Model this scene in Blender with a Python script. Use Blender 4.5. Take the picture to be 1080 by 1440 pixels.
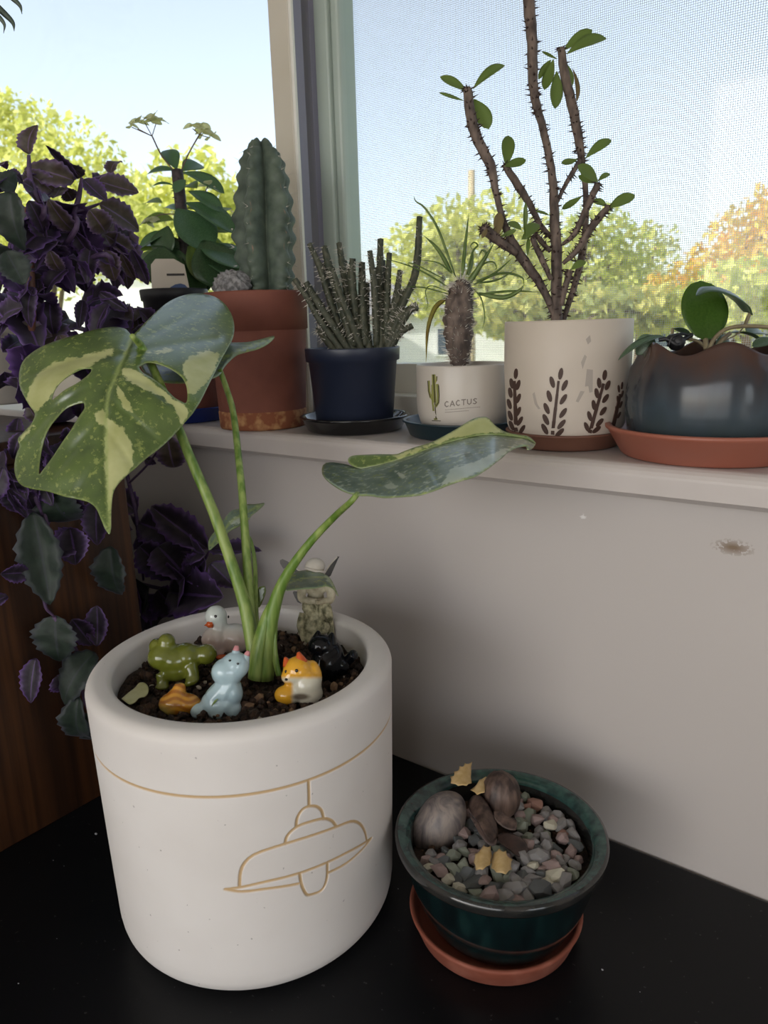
import bpy, bmesh, math, random
import numpy as np
from mathutils import Vector, Matrix
from mathutils.geometry import delaunay_2d_cdt

for _o in list(bpy.data.objects): bpy.data.objects.remove(_o)
SC = bpy.context.scene
COL = SC.collection
rnd = random.Random(7)
nrs = np.random.RandomState(5)

# ------------------------------------------------------------------ camera
F_PX = 1040.0
YAW, PITCH, ROLL = 0.65289, 0.24595, -0.0286
CAM = np.array([0.0, 0.0, 0.39758])
_fw = np.array([-math.sin(YAW)*math.cos(PITCH), math.cos(YAW)*math.cos(PITCH), -math.sin(PITCH)])
_r = np.array([math.cos(YAW), math.sin(YAW), 0.0])
_u = np.cross(_r, _fw)
RT = _r*math.cos(ROLL)+_u*math.sin(ROLL)
UP = -_r*math.sin(ROLL)+_u*math.cos(ROLL)
FW = _fw
cam = bpy.data.cameras.new('camera'); camo = bpy.data.objects.new('camera', cam); COL.objects.link(camo)
cam.sensor_fit = 'VERTICAL'; cam.sensor_height = 36.0; cam.lens = F_PX/1440*36
cam.clip_start = 0.01; cam.clip_end = 400
camo.matrix_world = Matrix(((RT[0], UP[0], -FW[0], CAM[0]), (RT[1], UP[1], -FW[1], CAM[1]), (RT[2], UP[2], -FW[2], CAM[2]), (0, 0, 0, 1)))
SC.camera = camo
cam.dof.use_dof = True; cam.dof.focus_distance = 0.56; cam.dof.aperture_fstop = 15.0

# ------------------------------------------------------------------ world, sun, lights, exposure
SC.view_settings.view_transform = 'Standard'
try: SC.view_settings.look = 'None'
except Exception: pass
SC.view_settings.exposure = 0.0; SC.view_settings.gamma = 1.0; SC.view_settings.use_curve_mapping = False
W = bpy.data.worlds.new('sky'); SC.world = W; W.use_nodes = True
wn = W.node_tree; wn.nodes.clear()
_sky = wn.nodes.new('ShaderNodeTexSky'); _sky.sky_type = 'NISHITA'; _sky.sun_disc = False
_sky.sun_elevation = math.radians(38); _sky.sun_rotation = math.radians(200); _sky.air_density = 1.0; _sky.dust_density = 2.0; _sky.ozone_density = 1.0
_hsv = wn.nodes.new('ShaderNodeHueSaturation'); _hsv.inputs['Saturation'].default_value = 0.55
_bg = wn.nodes.new('ShaderNodeBackground'); _bg.inputs['Strength'].default_value = 0.345
_wo = wn.nodes.new('ShaderNodeOutputWorld')
wn.links.new(_sky.outputs[0], _hsv.inputs['Color']); wn.links.new(_hsv.outputs[0], _bg.inputs['Color']); wn.links.new(_bg.outputs[0], _wo.inputs[0])
SUN = bpy.data.lights.new('sun', 'SUN'); SUN.energy = 5.8; SUN.angle = math.radians(1.0); SUN.color = (1, .95, .86)
suno = bpy.data.objects.new('sun', SUN); COL.objects.link(suno)
suno.rotation_euler = Vector((0.45, 0.75, -0.62)).to_track_quat('-Z', 'Y').to_euler()
def area_light(name, loc, direction, sx, sy, energy, color):
    l = bpy.data.lights.new(name, 'AREA'); l.shape = 'RECTANGLE'; l.size = sx; l.size_y = sy; l.energy = energy; l.color = color
    o = bpy.data.objects.new(name, l); COL.objects.link(o); o.location = loc
    o.rotation_euler = Vector(direction).to_track_quat('-Z', 'Z').to_euler(); return o
# daylight by a small window at the right, plus an added unseen fill behind the camera
area_light('side_window_daylight', (2.16, -.95, 0.60), (-1, 0.0, 0.0), .8, .8, 5, (.9, .96, 1.0))
area_light('rear_fill_light', (0.25, -2.78, 0.50), (0, 1, 0.0), 2.7, 2.0, 28, (1.0, .98, .965))

# ------------------------------------------------------------------ pixel helpers (photo 1080 x 1440)
def ray(px, py): return FW+RT*((px-540)/F_PX)-UP*((py-720)/F_PX)
def P(px, py, d): return CAM+ray(px, py)*d
def onZ(px, py, z): r = ray(px, py); return CAM+r*((z-CAM[2])/r[2])
def onY(px, py, y): r = ray(px, py); return CAM+r*(y/r[1])
def onX(px, py, x): r = ray(px, py); return CAM+r*(x/r[0])
def dep(p): return float((np.asarray(p)-CAM)@FW)
def proj(V):
    d = np.asarray(V)-CAM; z = d@FW
    return np.stack([540+F_PX*(d@RT)/z, 720-F_PX*(d@UP)/z], -1)
def crop(ox, oy, s): return lambda pts: [(ox+q[0]/s, oy+q[1]/s) for q in pts]

# ------------------------------------------------------------------ object helpers
ORG = {}
def tag(o, label=None, cat=None, group=None, kind=None):
    if label: o['label'] = label
    if cat: o['category'] = cat
    if group: o['group'] = group
    if kind: o['kind'] = kind
    return o
def thing(name, loc, label, cat, group=None):
    o = bpy.data.objects.new(name, None); COL.objects.link(o); o.location = tuple(loc); o.empty_display_size = .01
    ORG[o.name] = np.array(loc, float)
    return tag(o, label, cat, group)
def mesh_from(name, V, Fc, m=None, smooth=True):
    me = bpy.data.meshes.new(name); me.from_pydata([tuple(map(float, v)) for v in V], [], [tuple(map(int, f)) for f in Fc])
    me.update()
    if m: me.materials.append(m)
    if smooth: me.polygons.foreach_set('use_smooth', [True]*len(me.polygons))
    return me
def mk(name, V, Fc, m, parent=None, smooth=True, loc=None, sharp=None):
    """mesh object from world-space vertices; origin at its base unless it is a part"""
    V = np.asarray(V, float)
    if parent is not None: org = ORG[parent.name]
    elif loc is not None: org = np.array(loc, float)
    else: org = np.array([(V[:, 0].min()+V[:, 0].max())/2, (V[:, 1].min()+V[:, 1].max())/2, V[:, 2].min()])
    me = mesh_from(name, V-org, Fc, m, smooth)
    if sharp is not None and smooth: me.set_sharp_from_angle(angle=math.radians(sharp))
    o = bpy.data.objects.new(name, me); COL.objects.link(o)
    if parent is not None: o.parent = parent
    else: o.location = tuple(org)
    ORG[o.name] = org
    return o
def inst(name, me, M, parent=None):
    """object sharing mesh data placed with world matrix M (4x4 numpy)"""
    o = bpy.data.objects.new(name, me); COL.objects.link(o)
    M = np.array(M, float)
    if parent is not None:
        o.parent = parent; M = M.copy(); M[:3, 3] -= ORG[parent.name]
    o.matrix_local = Matrix(M.tolist()); return o
def join(parts):
    V = []; Fc = []; n = 0
    for v, f in parts:
        V += [tuple(x) for x in v]; Fc += [tuple(i+n for i in q) for q in f]; n += len(v)
    return np.array(V, float), Fc
def box(x0, x1, y0, y1, z0, z1):
    V = [(x0, y0, z0), (x1, y0, z0), (x1, y1, z0), (x0, y1, z0), (x0, y0, z1), (x1, y0, z1), (x1, y1, z1), (x0, y1, z1)]
    return np.array(V, float), [(0, 3, 2, 1), (4, 5, 6, 7), (0, 1, 5, 4), (1, 2, 6, 5), (2, 3, 7, 6), (3, 0, 4, 7)]
def bevel(o, w=.002, seg=2):
    md = o.modifiers.new('bevel', 'BEVEL'); md.width = w; md.segments = seg; md.limit_method = 'ANGLE'; return o
def lathe(prof, c, n=64, close=True, wob=None):
    """prof: list of (r, z) from the outside bottom round to the inside bottom; axis through c"""
    V = []; Fc = []; m = len(prof)
    for r, z in prof:
        for k in range(n):
            a = 2*math.pi*k/n
            rr, zz = (r, z) if wob is None else wob(r, z, a)
            V.append((c[0]+rr*math.cos(a), c[1]+rr*math.sin(a), c[2]+zz))
    for i in range(m-1):
        for k in range(n):
            Fc.append((i*n+k, i*n+(k+1) % n, (i+1)*n+(k+1) % n, (i+1)*n+k))
    if close:
        Fc.append(tuple(range(n-1, -1, -1))); Fc.append(tuple((m-1)*n+k for k in range(n)))
    return np.array(V, float), Fc
def arc(cx, cz, r, a0, a1, n=6):
    return [(cx+r*math.cos(math.radians(a0+(a1-a0)*i/n)), cz+r*math.sin(math.radians(a0+(a1-a0)*i/n))) for i in range(n+1)]
def spline(pts, n):
    pts = np.asarray(pts, float); k = len(pts)
    if k == 2: t = np.linspace(0, 1, n)[:, None]; return pts[0]*(1-t)+pts[1]*t
    ext = np.vstack([2*pts[0]-pts[1], pts, 2*pts[-1]-pts[-2]]); out = []
    for s in np.linspace(0, k-1-1e-9, n):
        i = int(s); t = s-i; a, b, c, d = ext[i:i+4]
        out.append(.5*(2*b+(c-a)*t+(2*a-5*b+4*c-d)*t*t+(3*b-a-3*c+d)*t**3))
    return np.array(out)
def frames(pts):
    T = np.gradient(pts, axis=0); T /= np.linalg.norm(T, axis=1)[:, None]+1e-12
    h = np.array([0, 0, 1.]) if abs(T[0][2]) < .9 else np.array([1., 0, 0])
    N = np.cross(T[0], h); N /= np.linalg.norm(N); Ns = [N]
    for i in range(1, len(pts)):
        N = Ns[-1]-T[i]*(Ns[-1]@T[i]); N /= np.linalg.norm(N)+1e-12; Ns.append(N)
    Ns = np.array(Ns); return T, Ns, np.cross(T, Ns)
def tube(pts, rad, n=8, seg=None, flat=1.0, ribs=None):
    pts = np.asarray(pts, float)
    rad = np.full(len(pts), rad, float) if np.isscalar(rad) else np.asarray(rad, float)
    if seg:
        rad = np.interp(np.linspace(0, 1, seg), np.linspace(0, 1, len(rad)), rad); pts = spline(pts, seg)
    T, N, B = frames(pts); V = []; Fc = []; m = len(pts)
    for i in range(m):
        for k in range(n):
            a = 2*math.pi*k/n; q = 1.0 if ribs is None else ribs(a, i)
            V.append(pts[i]+(N[i]*math.cos(a)*flat+B[i]*math.sin(a))*rad[i]*q)
    for i in range(m-1):
        for k in range(n): Fc.append((i*n+k, i*n+(k+1) % n, (i+1)*n+(k+1) % n, (i+1)*n+k))
    Fc.append(tuple(range(n-1, -1, -1))); Fc.append(tuple((m-1)*n+k for k in range(n)))
    return np.array(V), Fc
def ico(c, r, sub=2, M=None):
    bm = bmesh.new(); bmesh.ops.create_icosphere(bm, subdivisions=sub, radius=1.0)
    V = np.array([v.co[:] for v in bm.verts]); Fc = [tuple(v.index for v in f.verts) for f in bm.faces]; bm.free()
    V = V*np.asarray(r, float)
    if M is not None: V = V@np.asarray(M).T
    return V+np.asarray(c, float), Fc
def cone(b, t, r, n=4):
    b = np.asarray(b, float); t = np.asarray(t, float); d = t-b; d = d/(np.linalg.norm(d)+1e-12)
    h = np.array([0, 0, 1.]) if abs(d[2]) < .9 else np.array([1., 0, 0]); N = np.cross(d, h); N /= np.linalg.norm(N); B = np.cross(d, N)
    V = [b+(N*math.cos(2*math.pi*k/n)+B*math.sin(2*math.pi*k/n))*r for k in range(n)]+[t]
    return np.array(V), [(k, (k+1) % n, n) for k in range(n)]+[tuple(range(n-1, -1, -1))]
def inside(poly, X, Y):
    poly = np.asarray(poly, float); r = np.zeros(np.shape(X), bool); x0, y0 = poly[-1]
    for x1, y1 in poly:
        c = ((y1 > Y) != (y0 > Y)); xi = (x0-x1)*(Y-y1)/((y0-y1) if y0 != y1 else 1e-9)+x1
        r ^= c & (X < xi); x0, y0 = x1, y1
    return r
def segdist(poly, X, Y, closed=True):
    poly = np.asarray(poly, float); D = np.full(np.shape(X), 1e9)
    n = len(poly)
    for i in range(n if closed else n-1):
        a = poly[i]; b = poly[(i+1) % n]; d = b-a; L = d@d+1e-12
        t = np.clip(((X-a[0])*d[0]+(Y-a[1])*d[1])/L, 0, 1)
        D = np.minimum(D, np.hypot(X-a[0]-t*d[0], Y-a[1]-t*d[1]))
    return D
def blob(name, parts, m, parent=None, voxel=.0008, smooth=6):
    """one continuous surface from overlapping (V,F) solids"""
    V, Fc = join(parts); me = mesh_from(name, V, Fc)
    t = bpy.data.objects.new('tmp', me); COL.objects.link(t)
    md = t.modifiers.new('r', 'REMESH'); md.mode = 'VOXEL'; md.voxel_size = voxel
    if smooth: ms = t.modifiers.new('s', 'SMOOTH'); ms.factor = .5; ms.iterations = smooth
    dg = bpy.context.evaluated_depsgraph_get(); ev = t.evaluated_get(dg); em = ev.to_mesh()
    VV = np.array([v.co[:] for v in em.vertices]); FF = [tuple(p.vertices) for p in em.polygons]
    ev.to_mesh_clear(); bpy.data.objects.remove(t); bpy.data.meshes.remove(me)
    return mk(name, VV, FF, m, parent)
def paint(o, fn, attr='paint'):
    """intrinsic colour per vertex; fn(world V) -> (n,3)"""
    V = np.array([v.co[:] for v in o.data.vertices])+ORG[o.name]
    C = np.asarray(fn(V), float); C = np.hstack([C, np.ones((len(C), 1))])
    a = o.data.color_attributes.new(attr, 'FLOAT_COLOR', 'POINT'); a.data.foreach_set('color', C.astype(np.float32).ravel())

# ------------------------------------------------------------------ materials
def srgb(r, g, b): return tuple(((c/255)/12.92 if c/255 <= .04045 else ((c/255+.055)/1.055)**2.4) for c in (r, g, b))
class NT:
    def __init__(s, name):
        s.m = bpy.data.materials.new(name); s.m.use_nodes = True; s.t = s.m.node_tree; s.t.nodes.clear()
        s.out = s.n('ShaderNodeOutputMaterial')
    def n(s, k, **kw):
        x = s.t.nodes.new(k)
        for a, b in kw.items(): setattr(x, a, b)
        return x
    def l(s, a, b): s.t.links.new(a, b)
    def noise(s, scale, detail=3, vec=None, rough=.5, dist=0):
        x = s.n('ShaderNodeTexNoise'); x.inputs['Scale'].default_value = scale; x.inputs['Detail'].default_value = detail
        x.inputs['Roughness'].default_value = rough; x.inputs['Distortion'].default_value = dist
        s.l(vec if vec is not None else s.coord(), x.inputs['Vector']); return x.outputs['Fac']
    def coord(s, scale=None):
        if not hasattr(s, '_c'): s._c = s.n('ShaderNodeTexCoord').outputs['Object']
        if scale is None: return s._c
        mp = s.n('ShaderNodeMapping'); mp.inputs['Scale'].default_value = scale; s.l(s._c, mp.inputs['Vector']); return mp.outputs[0]
    def ramp(s, fac, stops):
        x = s.n('ShaderNodeValToRGB'); e = x.color_ramp.elements
        while len(e) < len(stops): e.new(.5)
        for q, (p, c) in zip(e, stops): q.position = p; q.color = (*c, 1) if len(c) == 3 else c
        s.l(fac, x.inputs['Fac']); return x.outputs['Color']
    def mix(s, fac, a, b):
        x = s.n('ShaderNodeMix', data_type='RGBA')
        if hasattr(fac, 'is_output'): s.l(fac, x.inputs[0])
        else: x.inputs[0].default_value = fac
        for v, i in ((a, 6), (b, 7)):
            if hasattr(v, 'is_output'): s.l(v, x.inputs[i])
            else: x.inputs[i].default_value = (*v, 1)
        return x.outputs[2]
    def math(s, op, a, b=0.0):
        x = s.n('ShaderNodeMath', operation=op)
        for v, i in ((a, 0), (b, 1)):
            if hasattr(v, 'is_output'): s.l(v, x.inputs[i])
            else: x.inputs[i].default_value = v
        return x.outputs[0]
    def bsdf(s, color, rough=.5, spec=.5, coat=0, metal=0, bump=None, bstr=.3, bdist=.001, trans=0, tcol=None, sss=0, crough=.05):
        p = s.n('ShaderNodeBsdfPrincipled')
        if hasattr(color, 'is_output'): s.l(color, p.inputs['Base Color'])
        else: p.inputs['Base Color'].default_value = (*color, 1)
        if hasattr(rough, 'is_output'): s.l(rough, p.inputs['Roughness'])
        else: p.inputs['Roughness'].default_value = rough
        p.inputs['Specular IOR Level'].default_value = spec; p.inputs['Coat Weight'].default_value = coat; p.inputs['Coat Roughness'].default_value = crough; p.inputs['Coat IOR'].default_value = 1.65 if coat >= 1 else 1.5
        p.inputs['Metallic'].default_value = metal
        if sss: p.inputs['Subsurface Weight'].default_value = sss; p.inputs['Subsurface Scale'].default_value = .004
        if bump is not None:
            b = s.n('ShaderNodeBump'); b.inputs['Strength'].default_value = bstr; b.inputs['Distance'].default_value = bdist
            s.l(bump, b.inputs['Height']); s.l(b.outputs[0], p.inputs['Normal'])
        sh = p.outputs[0]
        if trans:
            t = s.n('ShaderNodeBsdfTranslucent')
            tc = color if tcol is None else tcol
            if hasattr(tc, 'is_output'): s.l(tc, t.inputs['Color'])
            else: t.inputs['Color'].default_value = (*tc, 1)
            mx = s.n('ShaderNodeMixShader'); mx.inputs[0].default_value = trans; s.l(sh, mx.inputs[1]); s.l(t.outputs[0], mx.inputs[2]); sh = mx.outputs[0]
        s.l(sh, s.out.inputs['Surface']); return s.m
def simple(name, c1, c2=None, scale=40, rough=.5, detail=3, bstr=0, bscale=None, bdist=.001, lo=.35, hi=.65, stretch=None, **kw):
    t = NT(name); col = c1
    if c2 is not None: col = t.ramp(t.noise(scale, detail, t.coord(stretch) if stretch else None), [(lo, c1), (hi, c2)])
    b = t.noise(bscale or scale*2, 4) if bstr else None
    return t.bsdf(col, rough=rough, bump=b, bstr=bstr, bdist=bdist, **kw)

M = {}
M['wall'] = None
def wall_mat():
    t = NT('painted_wall'); base = t.ramp(t.noise(3, 2), [(.3, srgb(182, 175, 171)), (.7, srgb(188, 181, 177))])
    # dry brown scuff mark rubbed into the paint and two tiny chips
    c = t.coord(); sc = onY(1031, 770, 0.505)
    def spot(p, sx, sz, nscale, thr):
        mp = t.n('ShaderNodeMapping'); mp.vector_type = 'POINT'
        mp.inputs['Location'].default_value = (-p[0]/sx, 0, -p[2]/sz); mp.inputs['Scale'].default_value = (1/sx, 0, 1/sz); t.l(c, mp.inputs['Vector'])
        ln = t.n('ShaderNodeVectorMath', operation='LENGTH'); t.l(mp.outputs[0], ln.inputs[0])
        v = t.math('SUBTRACT', 1.15, ln.outputs['Value']); nz = t.noise(nscale, 4)
        v = t.math('MULTIPLY', v, t.math('GREATER_THAN', t.math('ADD', nz, t.math('MULTIPLY', v, .35)), thr))
        return t.math('MINIMUM', t.math('MAXIMUM', v, 0), 1)
    s1 = spot(sc, .014, .0058, 420, .62); s2 = spot(onY(820, 727, .505), .004, .003, 600, .70)
    col = t.mix(t.math('MULTIPLY', s1, .9), base, srgb(112, 88, 60)); col = t.mix(s2, col, srgb(225, 222, 220))
    return t.bsdf(col, rough=.55, bump=t.noise(160, 3), bstr=.06, bdist=.0006)
M['wall'] = wall_mat()
M['sillpaint'] = simple('sill_paint', srgb(188, 180, 176), srgb(195, 187, 183), 12, .38, bstr=.05)
M['ceil'] = simple('ceiling_paint', (.75, .74, .72), rough=.8)
M['floorw'] = simple('floor_wood', (.16, .09, .05), (.24, .14, .08), 8, .4, stretch=(1, 12, 1))
def black_top():
    t = NT('black_laminate'); n = t.noise(6, 4)
    col = t.ramp(n, [(.3, (.0035, .004, .005)), (.7, (.006, .0065, .008))])
    dust = t.math('GREATER_THAN', t.noise(310, 1), .775)
    col = t.mix(t.math('MULTIPLY', dust, .35), col, (.12, .12, .12))
    return t.bsdf(col, rough=t.ramp(n, [(.3, (.28,)*3), (.7, (.4,)*3)]), spec=.22)
M['black'] = black_top()
def wood_mat():
    t = NT('oak_veneer'); v = t.coord((1, 1, .06)); n1 = t.noise(26, 5, v, .6, .6); n2 = t.noise(190, 3, t.coord((1, 1, .03)))
    col = t.ramp(n1, [(.28, srgb(34, 19, 10)), (.5, srgb(62, 36, 18)), (.72, srgb(92, 56, 28))])
    col = t.mix(t.ramp(n2, [(.45, (0, 0, 0)), (.62, (.55,)*3)]), col, srgb(28, 15, 8))
    return t.bsdf(col, rough=.4, bump=n2, bstr=.12)
M['wood'] = wood_mat()
M['vinyl'] = simple('window_vinyl', srgb(196, 188, 172), srgb(204, 197, 184), 9, .4)
M['vinylw'] = simple('window_vinyl_white', srgb(228, 226, 218), rough=.35)
M['vinylg'] = simple('window_frame_greenish_grey', srgb(170, 182, 174), srgb(178, 190, 182), 9, .4)
M['gasket'] = simple('window_track_grey', srgb(132, 130, 148), rough=.5)
def glass_mat():
    t = NT('window_glass'); tr = t.n('ShaderNodeBsdfTransparent'); tr.inputs[0].default_value = (.97, .985, .98, 1)
    g = t.n('ShaderNodeBsdfGlossy'); g.inputs['Roughness'].default_value = .03
    lw = t.n('ShaderNodeLayerWeight'); frv = t.math('ADD', t.math('MULTIPLY', t.math('POWER', lw.outputs['Facing'], 5.0), .6), .015)
    df = t.n('ShaderNodeBsdfTranslucent'); df.inputs[0].default_value = (.9, .9, .9, 1)
    dirt = t.ramp(t.noise(5, 4, None, .6, 1.0), [(.5, (0, 0, 0)), (.8, (.06,)*3)])
    mx = t.n('ShaderNodeMixShader'); t.l(frv, mx.inputs[0]); t.l(tr.outputs[0], mx.inputs[1]); t.l(g.outputs[0], mx.inputs[2])
    m2 = t.n('ShaderNodeMixShader'); t.l(dirt, m2.inputs[0]); t.l(mx.outputs[0], m2.inputs[1]); t.l(df.outputs[0], m2.inputs[2])
    t.l(m2.outputs[0], t.out.inputs['Surface']); return t.m
M['glass'] = glass_mat()
M['screen'] = simple('screen_wire_grey', srgb(186, 186, 194), rough=.5)
M['terra'] = simple('terracotta', srgb(106, 57, 44), srgb(122, 70, 55), 25, .75, bstr=.1, bscale=200)
M['terrap'] = simple('terracotta_plastic', srgb(150, 88, 70), srgb(156, 93, 75), 8, .42)
M['terrad'] = simple('terracotta_brown', srgb(100, 66, 54), srgb(112, 75, 60), 18, .55)
M['terraw'] = simple('terracotta_mossy', srgb(134, 78, 50), srgb(178, 132, 88), 90, .85, lo=.45, hi=.6)
M['saucer_old'] = simple('terracotta_chalky', srgb(132, 70, 52), srgb(156, 94, 76), 60, .7, lo=.5, hi=.75)
M['navy'] = simple('navy_plastic', srgb(34, 40, 58), srgb(40, 46, 64), 8, .38)
M['blackgloss'] = simple('black_glazed_ceramic', (.006, .006, .007), rough=.12, coat=.4)
M['tealdark'] = simple('dark_teal_glaze', srgb(18, 40, 48), rough=.3)
M['blueglaze'] = simple('cobalt_glaze', srgb(24, 40, 104), rough=.2)
M['nursery'] = simple('black_nursery_plastic', (.012, .012, .016), rough=.5)
M['cream'] = simple('cream_ceramic', srgb(186, 178, 168), srgb(194, 186, 176), 15, .35)
M['cream2'] = simple('warm_stoneware', srgb(192, 180, 166), srgb(200, 188, 175), 15, .5, bstr=.04)
M['sprig'] = simple('sprig_brown', srgb(70, 50, 42), rough=.6)
M['smudge'] = simple('grey_water_mark', srgb(168, 158, 148), rough=.6)
M['soil'] = simple('potting_soil', srgb(30, 21, 16), srgb(66, 49, 38), 260, .95, bstr=.8, bscale=400, bdist=.003)
M['soil2'] = simple('potting_soil_brown', srgb(52, 36, 26), srgb(86, 64, 48), 300, .95)
M['perlite'] = simple('pale_grit', srgb(150, 138, 122), srgb(184, 174, 160), 200, .9)
M['grit2'] = simple('tan_bark', srgb(110, 84, 62), srgb(140, 112, 86), 200, .9)

# ================================================================== the setting
YW = 0.505; ZT = 0.3042; ZB = 0.2808; YS = 0.483
XL, XR, YB, ZF, ZC = -2.0, 2.2, -2.8, -0.74, 1.75
WX0, WX1, WZ1 = -1.75, 0.75, 1.45
def st(name, V, Fc, m, parent=None, **kw):
    o = mk(name, V, Fc, m, parent, **kw)
    if parent is None: o['kind'] = 'structure'
    return o
V, Fc = join([box(XL, XR, YW, .72, ZF, ZB), box(XL, XR, YW, .72, WZ1, ZC), box(XL, WX0, YW, .72, ZB, WZ1), box(WX1, XR, YW, .72, ZB, WZ1)])
tag(st('wall_back', V, Fc, M['wall'], smooth=False, loc=(0, 0, 0)), 'greige painted wall below the window with a brown scuff')
tag(st('wall_left', *box(XL-.1, XL, YB, .72, ZF, ZC), M['ceil'], smooth=False), 'pale painted wall at the far left of the room')
fx0, fx1, fz0, fz1 = -1.15, 1.65, -.55, 1.55
tag(st('wall_front', *join([box(XL-.1, fx0, YB-.1, YB, ZF, ZC), box(fx1, XR+.1, YB-.1, YB, ZF, ZC), box(fx0, fx1, YB-.1, YB, ZF, fz0), box(fx0, fx1, YB-.1, YB, fz1, ZC)]), M['ceil'], smooth=False), 'pale painted wall behind the camera')
wy0, wy1, wz0, wz1 = -1.4, -.5, 0.15, 1.05
V, Fc = join([box(XR, XR+.1, YB, wy0, ZF, ZC), box(XR, XR+.1, wy1, .72, ZF, ZC), box(XR, XR+.1, wy0, wy1, ZF, wz0), box(XR, XR+.1, wy0, wy1, wz1, ZC)])
tag(st('wall_right', V, Fc, M['ceil'], smooth=False), 'pale painted wall with the side window opening')
st('floor', *box(XL-.1, XR+.1, YB-.1, .72, ZF-.05, ZF), M['floorw'], smooth=False)
st('ceiling', *box(XL-.1, XR+.1, YB-.1, .72, ZC, ZC+.05), M['ceil'], smooth=False)
# right-hand window, then an added frame around the fill light behind the camera
w3 = st('window_3', *join([box(XR+.02, XR+.07, wy0, wy1, wz0, wz0+.05), box(XR+.02, XR+.07, wy0, wy1, wz1-.05, wz1), box(XR+.02, XR+.07, wy0, wy0+.05, wz0, wz1), box(XR+.02, XR+.07, wy1-.05, wy1, wz0, wz1), box(XR+.02, XR+.07, -.975, -.925, wz0, wz1)]), M['vinylw'], smooth=False)
w4 = st('added_rear_window', *join([box(fx0, fx1, YB-.07, YB-.02, fz0, fz0+.05), box(fx0, fx1, YB-.07, YB-.02, fz1-.05, fz1), box(fx0, fx0+.05, YB-.07, YB-.02, fz0, fz1), box(fx1-.05, fx1, YB-.07, YB-.02, fz0, fz1), box(.225, .275, YB-.07, YB-.02, fz0, fz1)]), M['vinylw'], smooth=False)
# sill board with a rounded nose
prof = [(YS+.006, ZB)]+[(YS, ZB+.004)]+[(YS, ZT-.008)]+[(YS+.008-.008*math.cos(a), ZT-.008+.008*math.sin(a)) for a in np.linspace(.2, math.pi/2, 5)]+[(.715, ZT), (.715, ZB)]
V = [(x, y, z) for x in (WX0-.05, WX1+.05) for y, z in prof]; n = len(prof)
Fc = [(i, (i+1) % n, n+(i+1) % n, n+i) for i in range(n)]+[tuple(range(n-1, -1, -1)), tuple(range(n, 2*n))]
tag(st('trim_1', V, Fc, M['sillpaint'], smooth=False), 'painted window sill board carrying the row of pots')
# ---- windows: left sash (nearer track) and right pane behind it
x_a = onY(375, 0, .63)[0]; x_b = onY(404, 0, .63)[0]
def vx(px, y): return onY(px, 0, y)[0]
w1 = st('window_1', *join([box(WX0, x_b, .63, .648, .304, .35), box(WX0, x_b, .63, .648, WZ1-.05, WZ1), box(WX0, WX0+.04, .63, .648, .35, WZ1-.05)]), M['vinyl'], smooth=False)
tag(w1, 'left sliding sash of the plant window with beige frame')
bevel(st('window_stile', *box(x_a, x_b, .63, .648, .35, WZ1-.05), M['vinyl'], w1, smooth=False))
bevel(st('glazing_bead', *box(x_b, vx(410, .632), .630, .634, .304, WZ1-.02), M['vinylw'], w1, smooth=False), .0006)
st('weather_strip', *box(x_b+.0002, vx(410, .632)-.0004, .634, .646, .304, WZ1-.02), M['gasket'], w1, smooth=False)
st('window_pane', *box(WX0+.03, x_a+.005, .637, .641, .34, WZ1-.04), M['glass'], w1, smooth=False)
yb = .672
w2 = st('window_2', *join([box(vx(432, yb), WX1, yb, .705, .304, .357), box(vx(432, yb), WX1, yb, .705, WZ1-.05, WZ1), box(WX1-.04, WX1, yb, .705, .35, WZ1)]), M['vinylw'], smooth=False)
tag(w2, 'right hand fixed pane of the plant window behind insect screen')
bevel(st('window_frame', *box(x_b+.005, WX1, .640, .668, .304, .326), M['vinylw'], w2, smooth=False))
st('window_track', *box(vx(409, .664), vx(433, .664), .664, .69, .304, WZ1), M['gasket'], w2, smooth=False)
bevel(st('window_stile', *box(vx(431, yb), vx(458, yb), yb, .70, .35, WZ1), M['vinylg'], w2, smooth=False))
bevel(st('window_stile', *box(vx(458, yb), vx(473, .676), .677, .705, .35, WZ1), M['vinylg'], w2, smooth=False), .003)
st('window_pane', *box(vx(470, .68), WX1-.03, .683, .687, .35, WZ1-.04), M['glass'], w2, smooth=False)
# insect screen: real crossing wires
sx0, sx1, sz0, sz1, sy = vx(462, .7), WX1-.03, .33, 1.12, .712
parts = []; pitch = .00185; hw = .00019
def wire(a, b, ax):
    a = np.array(a); b = np.array(b); p = np.zeros(3); p[ax] = hw; q = np.array([0, hw, 0])
    V = np.array([a-p, a-q, a+p, a+q, b-p, b-q, b+p, b+q]); return V, [(0, 1, 5, 4), (1, 2, 6, 5), (2, 3, 7, 6), (3, 0, 4, 7)]
x = sx0
while x < min(sx1, .30): parts.append(wire((x, sy, sz0), (x, sy, sz1), 0)); x += pitch
z = sz0
while z < sz1: parts.append(wire((sx0, sy+.0003, z), (min(sx1, .30), sy+.0003, z), 2)); z += pitch
V, Fc = join(parts)
o = mk('screen_mesh', V, Fc, M['screen'], w2, smooth=False); o['kind'] = 'stuff'

# ---- black table
tab = thing('table', (-.3, .05, ZF), 'matte black table pushed against the wall below the sill', 'table')
bevel(mk('table_top', *box(-1.6, 1.0, -.45, YW-.002, -.035, 0), M['black'], tab, smooth=False), .002)
for lx in (-1.5, .9):
    for ly in (-.4, .42): mk('leg', *box(lx-.03, lx+.03, ly-.03, ly+.03, ZF, -.035), M['black'], tab, smooth=False)
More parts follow.
